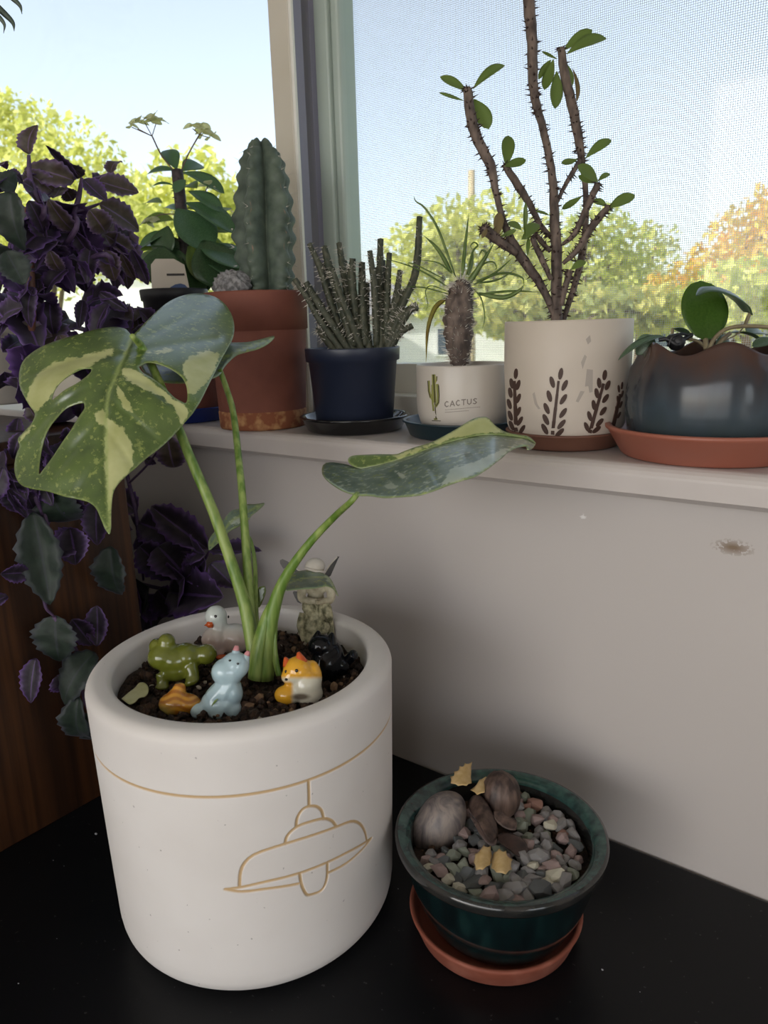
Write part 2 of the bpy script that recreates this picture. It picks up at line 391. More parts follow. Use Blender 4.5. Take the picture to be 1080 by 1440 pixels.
# ---- oak cabinet standing on the table at the left
cab = thing('wooden_cabinet', (-.78, .12, 0), 'brown wood-grain cabinet standing on the black table behind the purple plant', 'cabinet')
CX, CYB, CZ = -.556, .362, .322
bevel(mk('side_panel', *box(CX-.018, CX, -.14, CYB, 0, CZ-.018), M['wood'], cab, smooth=False), .0015)
bevel(mk('top_panel', *box(-1.02, CX, -.14, CYB, CZ-.018, CZ), M['wood'], cab, smooth=False), .0015)
mk('side_panel', *box(-1.02, -1.002, -.14, CYB, 0, CZ-.018), M['wood'], cab, smooth=False)
mk('back_panel', *box(-1.002, CX-.018, CYB-.012, CYB, 0, CZ-.018), M['wood'], cab, smooth=False)
mk('door', *box(-1.002, CX-.018, -.14, -.122, 0.01, CZ-.02), M['wood'], cab, smooth=False)

# ================================================================== big white planter
PX, PY, PH = -.35531-RT[0]*.0012, .30597-RT[1]*.0012, .1855
def white_pot_mat():
    t = NT('matte_white_ceramic'); at = t.n('ShaderNodeAttribute', attribute_name='paint'); sep = t.n('ShaderNodeSeparateColor'); t.l(at.outputs['Color'], sep.inputs[0])
    base = t.ramp(t.noise(14, 3), [(.3, srgb(222, 216, 211)), (.7, srgb(230, 225, 221))])
    sp = t.math('GREATER_THAN', t.noise(330, 1), .79); base = t.mix(t.math('MULTIPLY', sp, .5), base, srgb(120, 110, 104))
    col = t.mix(sep.outputs[0], base, srgb(196, 166, 124))
    return t.bsdf(col, rough=.62, bump=t.noise(420, 3), bstr=.05, bdist=.0005)
M['whitepot'] = white_pot_mat()
RB = .0955
def pot_r(z):
    t = np.clip(np.asarray(z, float)/PH, 0, 1); return RB+(.1-RB)*t**.8
def ray_on_pot(px, py):
    """theta, z where a photo pixel meets the planter's outer wall"""
    r = ray(px, py); R0 = .096
    for _ in range(6):
        a = r[0]**2+r[1]**2; b = -2*(r[0]*PX+r[1]*PY); c = PX**2+PY**2-R0**2
        t = (-b-math.sqrt(max(b*b-4*a*c, 0)))/(2*a); p = CAM+r*t; R0 = float(pot_r(p[2]))
    return math.atan2(p[1]-PY, p[0]-PX), p[2]
C2 = crop(100, 980, 2.25)
strokes = [[(752, 268), (753, 305), (754, 345)],
 [(713, 412), (716, 385), (730, 360), (750, 348), (775, 347), (793, 360), (800, 387)],
 [(677, 467), (685, 440), (715, 412), (760, 395), (800, 386), (825, 392), (840, 410)],
 [(533, 602), (535, 560), (550, 525), (590, 495), (680, 465), (770, 437), (850, 408), (890, 394), (915, 402), (930, 425), (937, 455)],
 [(487, 610), (540, 603), (620, 585), (725, 558), (810, 525), (880, 490), (950, 448)],
 [(487, 610), (540, 617), (620, 608), (720, 592)], [(815, 557), (870, 528), (915, 490), (952, 447)],
 [(724, 560), (730, 595), (745, 625), (765, 625), (795, 610), (810, 575), (812, 527)]]
STR = []
for s_ in strokes:
    sp_ = spline(np.array([ray_on_pot(*q) for q in C2(s_)]), 26); STR.append(np.stack([sp_[:, 0]*.096, sp_[:, 1]], -1))
allp = np.vstack(STR)
zring = float(np.median([ray_on_pot(*q)[1] for q in C2([(100, 213), (200, 275), (300, 308), (470, 318), (620, 301), (752, 264), (880, 196)])]))
th0, th1 = allp[:, 0].min()/.096-.02, allp[:, 0].max()/.096+.02
zl0, zl1 = allp[:, 1].min()-.002, max(allp[:, 1].max(), zring)+.002
ths = np.concatenate([np.linspace(th0, th1, int((th1-th0)*.096/.00035)), np.linspace(th1, th0+2*math.pi, 110)[1:-1]])
zs_o = list(np.linspace(.021, zl0, 20)[:-1])+list(np.arange(zl0, zl1, .00035))+list(np.linspace(zl1, PH-.012, 16))
# profile of (radius, z) rows: round base, wall, thick rounded lip, inner wall
rows = [(.0, .0), (.05, 0.), (.066, .0004)]+[(RB+.0004-.019+.019*math.sin(a), .019-.0187*math.cos(a)) for a in np.linspace(.12, math.pi/2, 10)]
rows += [(float(pot_r(z)), z) for z in zs_o]
n_out = len(rows)
rows += [(.1-.0075+.0075*math.cos(a), PH-.0075+.0075*math.sin(a)) for a in np.linspace(.15, math.pi/2, 8)]
rows += [(.0835+.004-.004*math.sin(a), PH-.004+.004*math.cos(a)) for a in np.linspace(0.1, math.pi/2, 6)]
rows += [(.0828, PH-.03), (.082, PH-.06), (.0, PH-.06)]
Rr = np.array(rows); TH, ZZ = np.meshgrid(ths, Rr[:, 1]); RR = np.repeat(Rr[:, :1], len(ths), 1)
mask = np.zeros_like(TH)
i0 = 13; i1 = n_out
X_ = TH[i0:i1]*.096; Z_ = ZZ[i0:i1]; D = np.abs(Z_-zring)
for s_ in STR: D = np.minimum(D, segdist(s_, X_, Z_, False))
mask[i0:i1] = np.clip((.0011-D)/.0004, 0, 1)
RR = RR-mask*.0007
V = np.stack([PX+RR*np.cos(TH), PY+RR*np.sin(TH), ZZ], -1).reshape(-1, 3)
nt = len(ths); nr = len(rows)
idx = np.arange(nr*nt).reshape(nr, nt); nx = np.roll(idx, -1, 1)
Fq = np.stack([idx[:-1], nx[:-1], nx[1:], idx[1:]], -1).reshape(-1, 4)
planter = thing('planter', (PX, PY, 0), 'large matte white round planter with incised tan pendant-lamp line drawing', 'planter')
def fast_mesh(name, V, Fq, m, parent):
    org = ORG[parent.name]; me = bpy.data.meshes.new(name)
    me.vertices.add(len(V)); me.vertices.foreach_set('co', (V-org).astype(np.float32).ravel())
    me.loops.add(Fq.size); me.loops.foreach_set('vertex_index', Fq.astype(np.int32).ravel())
    me.polygons.add(len(Fq)); me.polygons.foreach_set('loop_start', np.arange(0, Fq.size, 4, dtype=np.int32))
    me.update(calc_edges=True); me.polygons.foreach_set('use_smooth', [True]*len(Fq)); me.materials.append(m)
    o = bpy.data.objects.new(name, me); COL.objects.link(o); o.parent = parent; ORG[o.name] = org; return o
pb = fast_mesh('pot_body', V, Fq, M['whitepot'], planter)
ca = pb.data.color_attributes.new('paint', 'FLOAT_COLOR', 'POINT')
ca.data.foreach_set('color', np.stack([mask.ravel()]*3+[np.ones(mask.size)], -1).astype(np.float32).ravel())

def soil_disc(name, c, z, R, parent, amp=.003, n=70, mat_=None, mound=0.0, seed=1):
    rs = np.random.RandomState(seed); ph = rs.rand(12, 3)*6.28; fr = rs.rand(12, 2)*2-1
    V = []; Fc = []; m = 26
    for i in range(m+1):
        r = R*i/m
        for k in range(n):
            a = 2*math.pi*k/n; x, y = r*math.cos(a), r*math.sin(a)
            h = sum(math.sin((fr[j, 0]*x+fr[j, 1]*y)*(130+90*j)/.9+ph[j, 0])/(1+.35*j) for j in range(12))*amp*.35
            V.append((c[0]+x, c[1]+y, z+h+mound*(1-(r/R)**2)))
    for i in range(m):
        for k in range(n): Fc.append((i*n+k, (i+1)*n+k, (i+1)*n+(k+1) % n, i*n+(k+1) % n))
    b = len(V)
    for k in range(n): a = 2*math.pi*k/n; V.append((c[0]+R*math.cos(a), c[1]+R*math.sin(a), z-.012))
    for k in range(n): Fc.append((m*n+k, b+k, b+(k+1) % n, m*n+(k+1) % n))
    Fc.append(tuple(b+k for k in range(n-1, -1, -1)))
    return mk(name, V, Fc, mat_ or M['soil'], parent)
def crumbs(name, c, z, R, n, r0, r1, m, parent, seed=3, dz=.001):
    rs = np.random.RandomState(seed); parts = []
    for _ in range(n):
        a = rs.rand()*6.28; r = R*math.sqrt(rs.rand()); s = r0+(r1-r0)*rs.rand()**2
        v, f = ico((0, 0, 0), 1, 1); v = v*(1+.35*(rs.rand(len(v), 1)-.5))*s*(.6+.6*rs.rand(3)); th = rs.rand()*6
        v = v@np.array([[math.cos(th), -math.sin(th), 0], [math.sin(th), math.cos(th), 0], [0, 0, 1]])
        parts.append((v+np.array([c[0]+r*math.cos(a), c[1]+r*math.sin(a), z+dz+s*.3]), f))
    V, Fc = join(parts); o = mk(name, V, Fc, m, parent, smooth=False); o['kind'] = 'stuff'; return o
SZ = .1665
soil_disc('soil', (PX, PY), SZ, .0826, planter, amp=.0035, mound=.002)
crumbs('soil_crumbs', (PX, PY), SZ+.002, .078, 900, .0012, .0042, M['soil'], planter, 3)
crumbs('soil_crumbs', (PX, PY), SZ+.002, .078, 330, .0012, .0038, M['soil2'], planter, 4)
crumbs('grit', (PX, PY), SZ+.003, .077, 55, .0010, .0026, M['perlite'], planter, 5)
crumbs('bark', (PX, PY), SZ+.003, .077, 60, .0012, .0040, M['grit2'], planter, 6)

# ================================================================== monstera
def monstera_mat(name, g1, g2, k1, k2):
    t = NT(name); at = t.n('ShaderNodeAttribute', attribute_name='paint'); sep = t.n('ShaderNodeSeparateColor'); t.l(at.outputs['Color'], sep.inputs[0])
    g = t.ramp(t.noise(60, 4), [(.3, g1), (.7, g2)])
    cr = t.ramp(t.noise(50, 3), [(.3, k1), (.7, k2)])
    sp = t.ramp(t.noise(230, 4, None, .65), [(.57, (0, 0, 0)), (.64, (.85,)*3)])
    sp2 = t.ramp(t.noise(70, 4, None, .7), [(.62, (0, 0, 0)), (.7, (.7,)*3)])
    spk = t.math('MAXIMUM', sp, sp2)
    edge = t.math('ADD', sep.outputs[0], t.math('MULTIPLY', t.math('SUBTRACT', t.noise(190, 5, None, .65), .5), 1.0))
    edge = t.ramp(edge, [(.44, (0, 0, 0)), (.56, (1, 1, 1))])
    col = t.mix(spk, g, srgb(150, 164, 84)); col = t.mix(edge, col, cr)
    col = t.mix(t.math('MULTIPLY', sep.outputs[1], .75), col, srgb(172, 188, 110))
    return t.bsdf(col, rough=.30, spec=.6, coat=1.0, crough=.26, bump=t.noise(110, 3), bstr=.12, bdist=.001, trans=.2, tcol=col)
M['monstera'] = monstera_mat('variegated_leaf', srgb(70, 94, 38), srgb(100, 124, 54), srgb(178, 182, 112), srgb(208, 210, 150))
M['monstera_sheen'] = monstera_mat('variegated_leaf_painted_sheen', srgb(84, 108, 84), srgb(132, 150, 132), srgb(176, 188, 166), srgb(204, 210, 188))  # variegated leaf with the silvery window reflection put into a paler colour
M['petiole'] = simple('petiole_green', srgb(96, 128, 48), srgb(150, 168, 92), 160, .4, stretch=(1, 1, .04), lo=.4, hi=.62)
def outline_leaf(name, outline, depthf, m, parent, holes=(), creams=(), midrib=(), veins=(), step=4.0, thick=.0006, smooth=2, mw=2.2, base=0.0, sharp=False):
    def dens(poly):
        out = []; k = len(poly); sm = np.asarray(poly, float) if sharp else spline(np.vstack([poly, poly[:1]]), k*4)[:-1]
        for i in range(len(sm)):
            a, b = sm[i], sm[(i+1) % len(sm)]; n = max(1, int(np.hypot(*(b-a))/step))
            for j in range(n): out.append(a+(b-a)*j/n)
        return np.array(out)
    O = dens(np.array(outline, float)); H = [dens(np.array(h, float)) for h in holes]
    gx, gy = np.meshgrid(np.arange(O[:, 0].min(), O[:, 0].max(), step), np.arange(O[:, 1].min(), O[:, 1].max(), step*.87))
    gx = gx+(np.arange(gx.shape[0]) % 2)[:, None]*step*.5; gx, gy = gx.ravel(), gy.ravel()
    ok = inside(O, gx, gy) & (segdist(O, gx, gy) > step*.5)
    for h in H: ok &= ~inside(h, gx, gy) & (segdist(h, gx, gy) > step*.5)
    I = np.stack([gx[ok], gy[ok]], -1); loops = [O]+H; pts = np.vstack(loops+[I]); ed = []; k = 0
    for lp in loops:
        n = len(lp); ed += [(k+i, k+(i+1) % n) for i in range(n)]; k += n
    vo, _, fo, *_r = delaunay_2d_cdt([Vector(map(float, q)) for q in pts], ed, [], 0, 1e-4)
    Q = np.array([v[:] for v in vo]); T = np.array([f for f in fo if len(f) == 3]); c = Q[T].mean(1)
    ok = inside(O, c[:, 0], c[:, 1])
    for h in H: ok &= ~inside(h, c[:, 0], c[:, 1])
    T = T[ok]
    a = Q[T]; ar = (a[:, 1, 0]-a[:, 0, 0])*(a[:, 2, 1]-a[:, 0, 1])-(a[:, 1, 1]-a[:, 0, 1])*(a[:, 2, 0]-a[:, 0, 0])
    T[ar > 0] = T[ar > 0][:, ::-1]          # face the camera (pixel y runs down)
    dd = np.array([depthf(x, y) for x, y in Q])
    V = np.array([P(x, y, d) for (x, y), d in zip(Q, dd)])
    # relief: lateral veins sunk a little into the blade
    if len(midrib):
        dm = segdist(midrib, Q[:, 0], Q[:, 1], False); dv = np.full(len(Q), 1e9)
        for v in veins: dv = np.minimum(dv, segdist(v, Q[:, 0], Q[:, 1], False))
        rel = -.0016*np.exp(-(dm/5)**2)-.0011*np.exp(-(dv/5)**2)
        V = V-FW*rel[:, None]
    else: dm = np.full(len(Q), 1e9); dv = dm
    nrm = np.zeros_like(V); fn = np.cross(V[T[:, 1]]-V[T[:, 0]], V[T[:, 2]]-V[T[:, 0]])
    for j in range(3): np.add.at(nrm, T[:, j], fn)
    nrm /= np.linalg.norm(nrm, axis=1)[:, None]+1e-12
    n = len(V); VV = np.vstack([V, V-nrm*thick]); FF = [tuple(t) for t in T]+[tuple(t[::-1]+n) for t in T]
    cnt = {}
    for t in T:
        for i in range(3): cnt[(t[i], t[(i+1) % 3])] = 1
    for (i, j) in list(cnt):
        if (j, i) not in cnt: FF.append((j, i, i+n, j+n))
    o = mk(name, VV, FF, m, parent)
    cm = np.full(n, base)
    for cp in creams:
        cp = np.array(cp, float); ins = inside(cp, Q[:, 0], Q[:, 1]); sd = segdist(cp, Q[:, 0], Q[:, 1])*np.where(ins, 1, -1)
        cm = np.maximum(cm, np.clip(.5+sd/14, 0, 1))
    de = np.minimum.reduce([segdist(lp, Q[:, 0], Q[:, 1]) for lp in loops])
    mm = np.maximum(np.clip(1.2-dm/mw, 0, 1), np.clip(.6-de/3, 0, .6))
    C = np.stack([np.tile(cm, 2), np.tile(mm, 2), np.zeros(2*n)], -1); paint(o, lambda _: C)
    return o
mon = thing('monstera_plant', (PX, PY, SZ), 'variegated cream and green monstera with split leaf growing in the white planter', 'houseplant')
K5 = crop(0, 380, 2.7)
L1 = K5([(497, 248), (515, 235), (545, 205), (590, 160), (640, 120), (690, 97), (740, 88), (790, 93), (830, 108), (862, 138), (882, 175), (890, 215), (885, 255), (868, 290), (845, 330), (825, 370), (810, 400), (785, 450), (760, 500), (735, 540), (705, 575), (675, 610), (640, 645), (600, 680), (560, 710), (520, 745), (480, 780), (450, 810), (430, 840), (421, 880), (418, 930), (416, 998), (400, 985), (385, 950), (365, 905), (335, 880), (290, 868), (240, 858), (180, 840), (120, 830), (80, 815), (60, 785), (54, 745), (62, 700), (74, 668), (68, 640), (92, 612), (120, 580), (132, 545), (112, 515), (92, 480), (75, 440), (72, 400), (80, 360), (100, 330), (140, 300), (180, 280), (230, 262), (290, 245), (340, 230), (390, 219), (440, 215), (475, 222), (490, 236)])
L1H = [K5([(345, 372), (310, 375), (270, 395), (235, 420), (210, 450), (200, 475), (197, 492), (215, 480), (245, 455), (290, 430), (325, 405), (345, 385)]),
       K5([(318, 503), (290, 508), (250, 525), (215, 560), (185, 600), (165, 650), (152, 710), (147, 773), (165, 755), (195, 715), (225, 670), (245, 640), (270, 605), (300, 555), (320, 525)]),
       K5([(527, 365), (560, 350), (600, 355), (650, 375), (690, 405), (708, 440), (712, 480), (706, 503), (690, 498), (660, 480), (625, 445), (580, 410), (545, 390)])]
MR1 = K5([(497, 250), (465, 330), (430, 410), (405, 480), (398, 560), (400, 700), (405, 830), (415, 985)])
VN1 = [K5(v) for v in ([(470, 320), (300, 330), (130, 390)], [(430, 410), (300, 460), (190, 540), (100, 650)], [(400, 540), (310, 640), (200, 780)], [(400, 680), (330, 780), (290, 850)],
       [(480, 290), (600, 230), (740, 160)], [(470, 320), (600, 290), (830, 260)], [(440, 390), (560, 430), (690, 540)], [(405, 480), (500, 560), (600, 650)], [(400, 600), (460, 680), (500, 740)])]
CR1 = [K5(c) for c in ([(430, 298), (360, 310), (290, 330), (200, 350), (150, 385), (120, 430), (98, 490), (130, 545), (195, 475), (215, 440), (270, 390), (340, 365), (380, 340), (430, 315)],
       [(398, 560), (430, 575), (465, 600), (490, 640), (508, 690), (505, 740), (480, 780), (440, 815), (420, 870), (418, 990), (405, 850), (396, 700)],
       [(465, 368), (520, 380), (560, 408), (610, 448), (660, 488), (700, 505), (718, 545), (690, 595), (670, 530), (620, 480), (550, 455), (490, 420), (462, 400)],
       [(720, 330), (790, 300), (835, 320), (812, 390), (770, 440), (735, 470), (712, 470), (705, 400), (690, 360)],
       [(440, 430), (480, 480), (505, 540), (470, 530), (448, 480)], [(350, 545), (395, 520), (392, 580), (375, 585)], [(560, 310), (640, 295), (670, 303), (600, 318)],
       [(118, 590), (80, 630), (70, 660), (100, 625), (128, 590)])]
A1 = np.array(K5([(497, 250)])[0]); B1 = np.array(K5([(415, 985)])[0])
def d1(x, y):
    ab = B1-A1; L = np.hypot(*ab); t = ((x-A1[0])*ab[0]+(y-A1[1])*ab[1])/L**2; s = ((x-A1[0])*ab[1]-(y-A1[1])*ab[0])/L/330
    return .497-.052*t+.30*max(0, .35-t)**2+.10*s*s+.012*abs(s)+.0015*math.sin(t*26+s*9)*min(1, abs(s)*4)
outline_leaf('leaf', L1, d1, M['monstera'], mon, L1H, CR1, MR1, VN1, step=3.2, mw=3.0)
K8 = crop(420, 560, 3.0)
MR2n = [(265, 294), (400, 262), (560, 205), (700, 165), (820, 150), (960, 165), (1000, 192)]
N2 = K8([(97, 300), (105, 280), (130, 270), (170, 273), (205, 280), (235, 290), (265, 294), (330, 280), (400, 262), (480, 235), (560, 205), (630, 182), (700, 165), (760, 153), (820, 150), (890, 155), (960, 165), (990, 178), (1002, 193), (985, 212), (968, 215), (955, 200), (900, 215), (850, 255), (790, 300), (740, 330), (690, 345), (630, 365), (580, 385), (520, 405), (470, 412), (420, 415), (360, 418), (300, 410), (250, 408), (200, 395), (160, 375), (120, 345), (100, 320)])
F2 = K8([(265, 296), (240, 290), (215, 275), (208, 258), (220, 245), (245, 240), (290, 238), (350, 236), (410, 236), (440, 225), (480, 210), (560, 185), (620, 155), (680, 120), (720, 95), (750, 82), (785, 78), (805, 88), (830, 115), (870, 140), (920, 152), (970, 160), (1001, 190), (960, 168), (890, 158), (820, 153), (760, 156), (700, 168), (630, 185), (560, 208), (480, 238), (400, 265), (330, 283)])
MID2 = np.array(K8(MR2n))
def mid_y(x): return float(np.interp(x, MID2[:, 0], MID2[:, 1]))
def d2m(x): return .486-.00006*(x-510)
def d2n(x, y): e = y-mid_y(x); return d2m(x)-.0019*e+.0000095*e*e
def d2f(x, y): return d2m(x)+.0005*(mid_y(x)-y)
leaf2 = outline_leaf('leaf', N2, d2n, M['monstera_sheen'], mon, (), [K8([(640, 300), (760, 260), (860, 215), (900, 215), (790, 300), (690, 345), (600, 370)]), K8([(350, 370), (390, 350), (420, 370), (380, 385)]), K8([(400, 300), (460, 330), (440, 345)])], MID2, [K8(v) for v in ([(330, 290), (420, 340), (480, 400)], [(480, 240), (560, 300), (600, 370)], [(640, 190), (740, 240), (770, 300)])], step=3.2, mw=2, base=.40)
outline_leaf('upturned_half', F2, d2f, M['monstera'], leaf2, (), [K8([(380, 240), (440, 225), (560, 185), (680, 118), (750, 80), (790, 76), (835, 115), (870, 142), (760, 150), (640, 170), (520, 215), (420, 255)])], (), (), step=3.2)
L3 = K5([(520, 345), (620, 325), (720, 300), (800, 275), (880, 274), (940, 272), (990, 260), (1035, 248), (1039, 257), (1015, 280), (980, 298), (940, 308), (900, 320), (870, 345), (850, 370), (835, 395), (800, 412), (740, 425), (680, 428), (620, 424), (560, 400)])
outline_leaf('leaf', L3, lambda x, y: .585-.0009*(y-495)+.00008*(x-300), M['monstera_sheen'], mon, (), [], K5([(530, 360), (700, 360), (830, 340), (940, 290), (1030, 253)]), (), step=4)
L4 = K5([(935, 888), (970, 888), (1003, 884), (985, 905), (955, 930), (940, 950), (900, 975), (870, 990), (845, 1020), (820, 1040), (795, 1060), (790, 1040), (800, 1010), (830, 975), (850, 945), (880, 912), (910, 905)])
outline_leaf('leaf', L4, lambda x, y: .53-.0006*(y-730), M['monstera_sheen'], mon, (), [K5([(870, 950), (920, 925), (940, 940), (880, 975)])], K5([(800, 1045), (880, 950), (1000, 886)]), (), step=3)
KF = crop(380, 770, 7.58)
L5 = KF([(70, 430), (75, 390), (110, 355), (180, 310), (260, 265), (340, 245), (430, 245), (520, 262), (590, 290), (640, 330), (680, 400), (725, 510), (700, 490), (670, 440), (600, 410), (540, 420), (450, 435), (350, 440), (250, 450), (160, 460), (100, 450)])
DF = dep(onZ(443, 905, SZ+.002))
outline_leaf('leaf', L5, lambda x, y: DF-.020-.0012*(y-815), M['monstera_sheen'], mon, (), [KF([(70, 430), (80, 395), (120, 430), (160, 455), (100, 450)]), KF([(560, 285), (640, 330), (725, 510), (690, 460), (600, 330)])], KF([(90, 420), (330, 330), (600, 310), (700, 470)]), (), step=2.2, thick=.0004, mw=1.2)
L6 = crop(0, 680, 2.7)([(985, 392), (1005, 390), (1010, 410), (1000, 440), (985, 470), (970, 460), (968, 420)])
outline_leaf('leaf', L6, lambda x, y: .52, M['monstera'], mon, step=3)
db = dep((PX, PY, SZ))
def ptube(name, pts, parent, m, dpx, n=10, seg=24, **kw):
    """pts: (px, py, depth, half width in px)"""
    c = [P(q[0], q[1], q[2]) for q in pts]; r = [q[3]*q[2]/F_PX for q in pts]
    return mk(name, *tube(c, r, n, seg, **kw), m, parent)
ptube('petiole', [(362, 950, db-.004, 10), (354, 900, db, 10), (344, 850, db, 9), (325, 790, db, 8), (297, 712, db-.002, 7.5), (268, 645, db, 7), (240, 575, db+.005, 6.5), (216, 520, db+.016, 6), (200, 488, db+.022, 5.5), (186, 473, .503, 4)], mon, M['petiole'], 0)
ptube('petiole', [(365, 950, db+.004, 8), (353, 880, db+.006, 8), (348, 800, db+.010, 6.5), (341, 700, db+.018, 5.5), (335, 640, db+.034, 5), (328, 580, db+.05, 4.5), (318, 545, db+.06, 4.2), (309, 520, .585-.0009*25, 4)], mon, M['petiole'], 0)
ptube('petiole', [(372, 955, db-.006, 13), (374, 910, db-.008, 13), (381, 870, db-.010, 11), (397, 820, db-.016, 8), (430, 770, db-.026, 6), (468, 729, db-.040, 5), (493, 706, d2n(496, 697)+.002, 4.5), (503, 694, d2n(503, 694)+.001, 4)], mon, M['petiole'], 0)
ptube('petiole', [(366, 940, db+.01, 6), (360, 870, db+.012, 4), (359, 800, db+.02, 3), (354, 765, .522, 2.5), (346, 748, .52, 2)], mon, M['petiole'], 0)
ptube('petiole', [(378, 955, db-.006, 7), (384, 910, db-.006, 5), (387, 870, db-.002, 4), (388, 838, db+.006, 3), (396, 823, DF-.030, 2)], mon, M['petiole'], 0)
ptube('sheath', [(358, 955, db-.010, 12), (362, 915, db-.012, 12), (372, 872, db-.012, 8), (384, 842, db-.012, 4), (392, 826, db-.012, 1)], mon, M['petiole'], 0, flat=.6)
ptube('sheath', [(392, 950, db-.010, 5), (387, 925, db-.010, 6), (386, 900, db-.010, 4), (387, 880, db-.010, 1)], mon, M['petiole'], 0, flat=.6)

# ================================================================== figurines standing on the planter's soil
def glaze(name, c1, c2=None, scale=60, **kw): return simple(name, c1, c2, scale, .16, coat=.5, **kw)
def paint_glaze(name):
    t = NT(name); at = t.n('ShaderNodeAttribute', attribute_name='paint'); return t.bsdf(at.outputs['Color'], rough=.16, coat=.5)
M['frog'] = glaze('olive_glaze', srgb(98, 104, 34), srgb(112, 116, 44))
M['duckw'] = paint_glaze('duck_glaze'); M['orange'] = glaze('orange_glaze', srgb(200, 86, 34)); M['dot'] = glaze('black_dot', (.004, .004, .004))
M['bluecat'] = glaze('pale_blue_glaze', srgb(172, 196, 204), srgb(184, 208, 214)); M['pinktip'] = glaze('pink_glaze', srgb(206, 140, 144))
M['paintg'] = paint_glaze('painted_glaze'); M['blackcat'] = simple('black_glaze', (.003, .0035, .005), rough=.1, spec=.3)
M['fairy'] = simple('ivory_resin', srgb(150, 138, 112), srgb(206, 198, 172), 120, .6, bstr=.25, bscale=300)
M['fairyhair'] = simple('pale_resin_cap', srgb(196, 188, 176), srgb(206, 200, 190), 90, .6, bstr=.15, bscale=300)
M['gown'] = simple('mossy_resin_gown', srgb(92, 90, 62), srgb(190, 182, 148), 230, .65, bstr=.5, bscale=420)
M['wing'] = simple('dark_wing', srgb(34, 32, 31), srgb(70, 66, 62), 80, .5)
class Fig:
    """places solids traced in a zoomed crop of the photo at the depth where the figurine's foot meets the soil"""
    def __init__(s, base, cr, lift=0.0):
        s.o = onZ(base[0], base[1], SZ+.002+lift); s.d = dep(s.o); s.cr = cr; s.k = s.d/F_PX/cr[2]
    def pt(s, x, y, dd=0): return P(s.cr[0]+x/s.cr[2], s.cr[1]+y/s.cr[2], s.d+dd*s.k)
    def e(s, x, y, dd, rx, ry, rz, ang=0, sub=3):
        c, sn = math.cos(math.radians(ang)), math.sin(math.radians(ang))
        A = np.stack([RT*c+UP*sn, -RT*sn+UP*c, FW], 1); return ico(s.pt(x, y, dd), (rx*s.k, ry*s.k, rz*s.k), sub, A)
    def t(s, pts, seg=10, n=10): return tube([s.pt(*q[:3]) for q in pts], [q[3]*s.k for q in pts], n, seg)
    def cn(s, a, b, r, n=10): return cone(s.pt(*a), s.pt(*b), r*s.k, n)
CA = (200, 840, 6.75)
f = Fig((250, 966), CA)
frog = thing('frog_figurine', f.o, 'glossy olive green ceramic frog figurine on the planter soil', 'figurine')
blob('body', [f.e(210, 560, 0, 160, 130, 150, 8), f.e(300, 590, 20, 190, 150, 160, -5), f.e(430, 560, 30, 150, 130, 140, -20), f.e(320, 690, 10, 150, 110, 130), f.e(610, 540, 40, 100, 100, 110), f.e(520, 540, 40, 90, 90, 100),
      f.e(232, 425, -20, 84, 84, 80), f.e(135, 470, 30, 72, 82, 80), f.t([(185, 720, -50, 62), (190, 800, -60, 52), (195, 845, -66, 62)]), f.t([(460, 660, -40, 70), (480, 740, -60, 62), (450, 800, -80, 52)]), f.e(190, 850, -70, 70, 28, 70), f.e(470, 800, -90, 80, 40, 60, 25)], M['frog'], frog, .0009, 5)
f = Fig((335, 925), CA)
duck = thing('duck_figurine', f.o, 'glossy white ceramic duck figurine with orange beak beside the monstera stem', 'figurine')
db_ = blob('body', [f.e(700, 180, 0, 104, 108, 100), f.t([(720, 220, 0, 85), (720, 300, 10, 85), (700, 380, 10, 105)]), f.e(690, 400, 0, 128, 125, 120), f.e(720, 500, 10, 90, 70, 90), f.e(880, 390, 50, 170, 145, 140), f.e(1000, 350, 60, 90, 70, 60, 25)], M['duckw'], duck, .0009, 4)
def duckcol(V):
    q = proj(V); y = (q[:, 1]-840)*6.75; t = np.clip((y-230)/200, 0, 1)[:, None]
    return np.array(srgb(206, 212, 206))*(1-t)+np.array(srgb(206, 182, 172))*t
paint(db_, duckcol)
mk('beak', *join([f.cn((665, 250, -55), (585, 268, -80), 42, 12), f.e(648, 256, -55, 40, 36, 40)]), M['orange'], duck)
mk('foot', *f.e(755, 568, -60, 55, 28, 50), M['orange'], duck)
mk('eye', *f.e(696, 180, -98, 14, 14, 8), M['dot'], duck); mk('eye', *f.e(818, 185, -2, 8, 14, 14), M['dot'], duck)
f = Fig((306, 1004), CA)
bc = thing('cat_figurine', f.o, 'pale blue glossy ceramic cat figurine with pink ear tips sitting on soil', 'figurine')
blob('body', [f.e(740, 1010, 30, 190, 150, 150), f.t([(700, 980, 20, 130), (790, 880, 10, 130), (850, 780, 0, 110)]), f.e(860, 900, 10, 95, 130, 110, 10), f.e(530, 1080, -20, 75, 75, 70), f.e(720, 1090, -40, 90, 70, 70), f.e(860, 1060, 0, 85, 90, 80),
      f.e(810, 710, -10, 155, 140, 130), f.e(880, 650, 0, 140, 135, 125, 30), f.e(785, 705, -40, 125, 115, 110)], M['bluecat'], bc, .0008, 4)
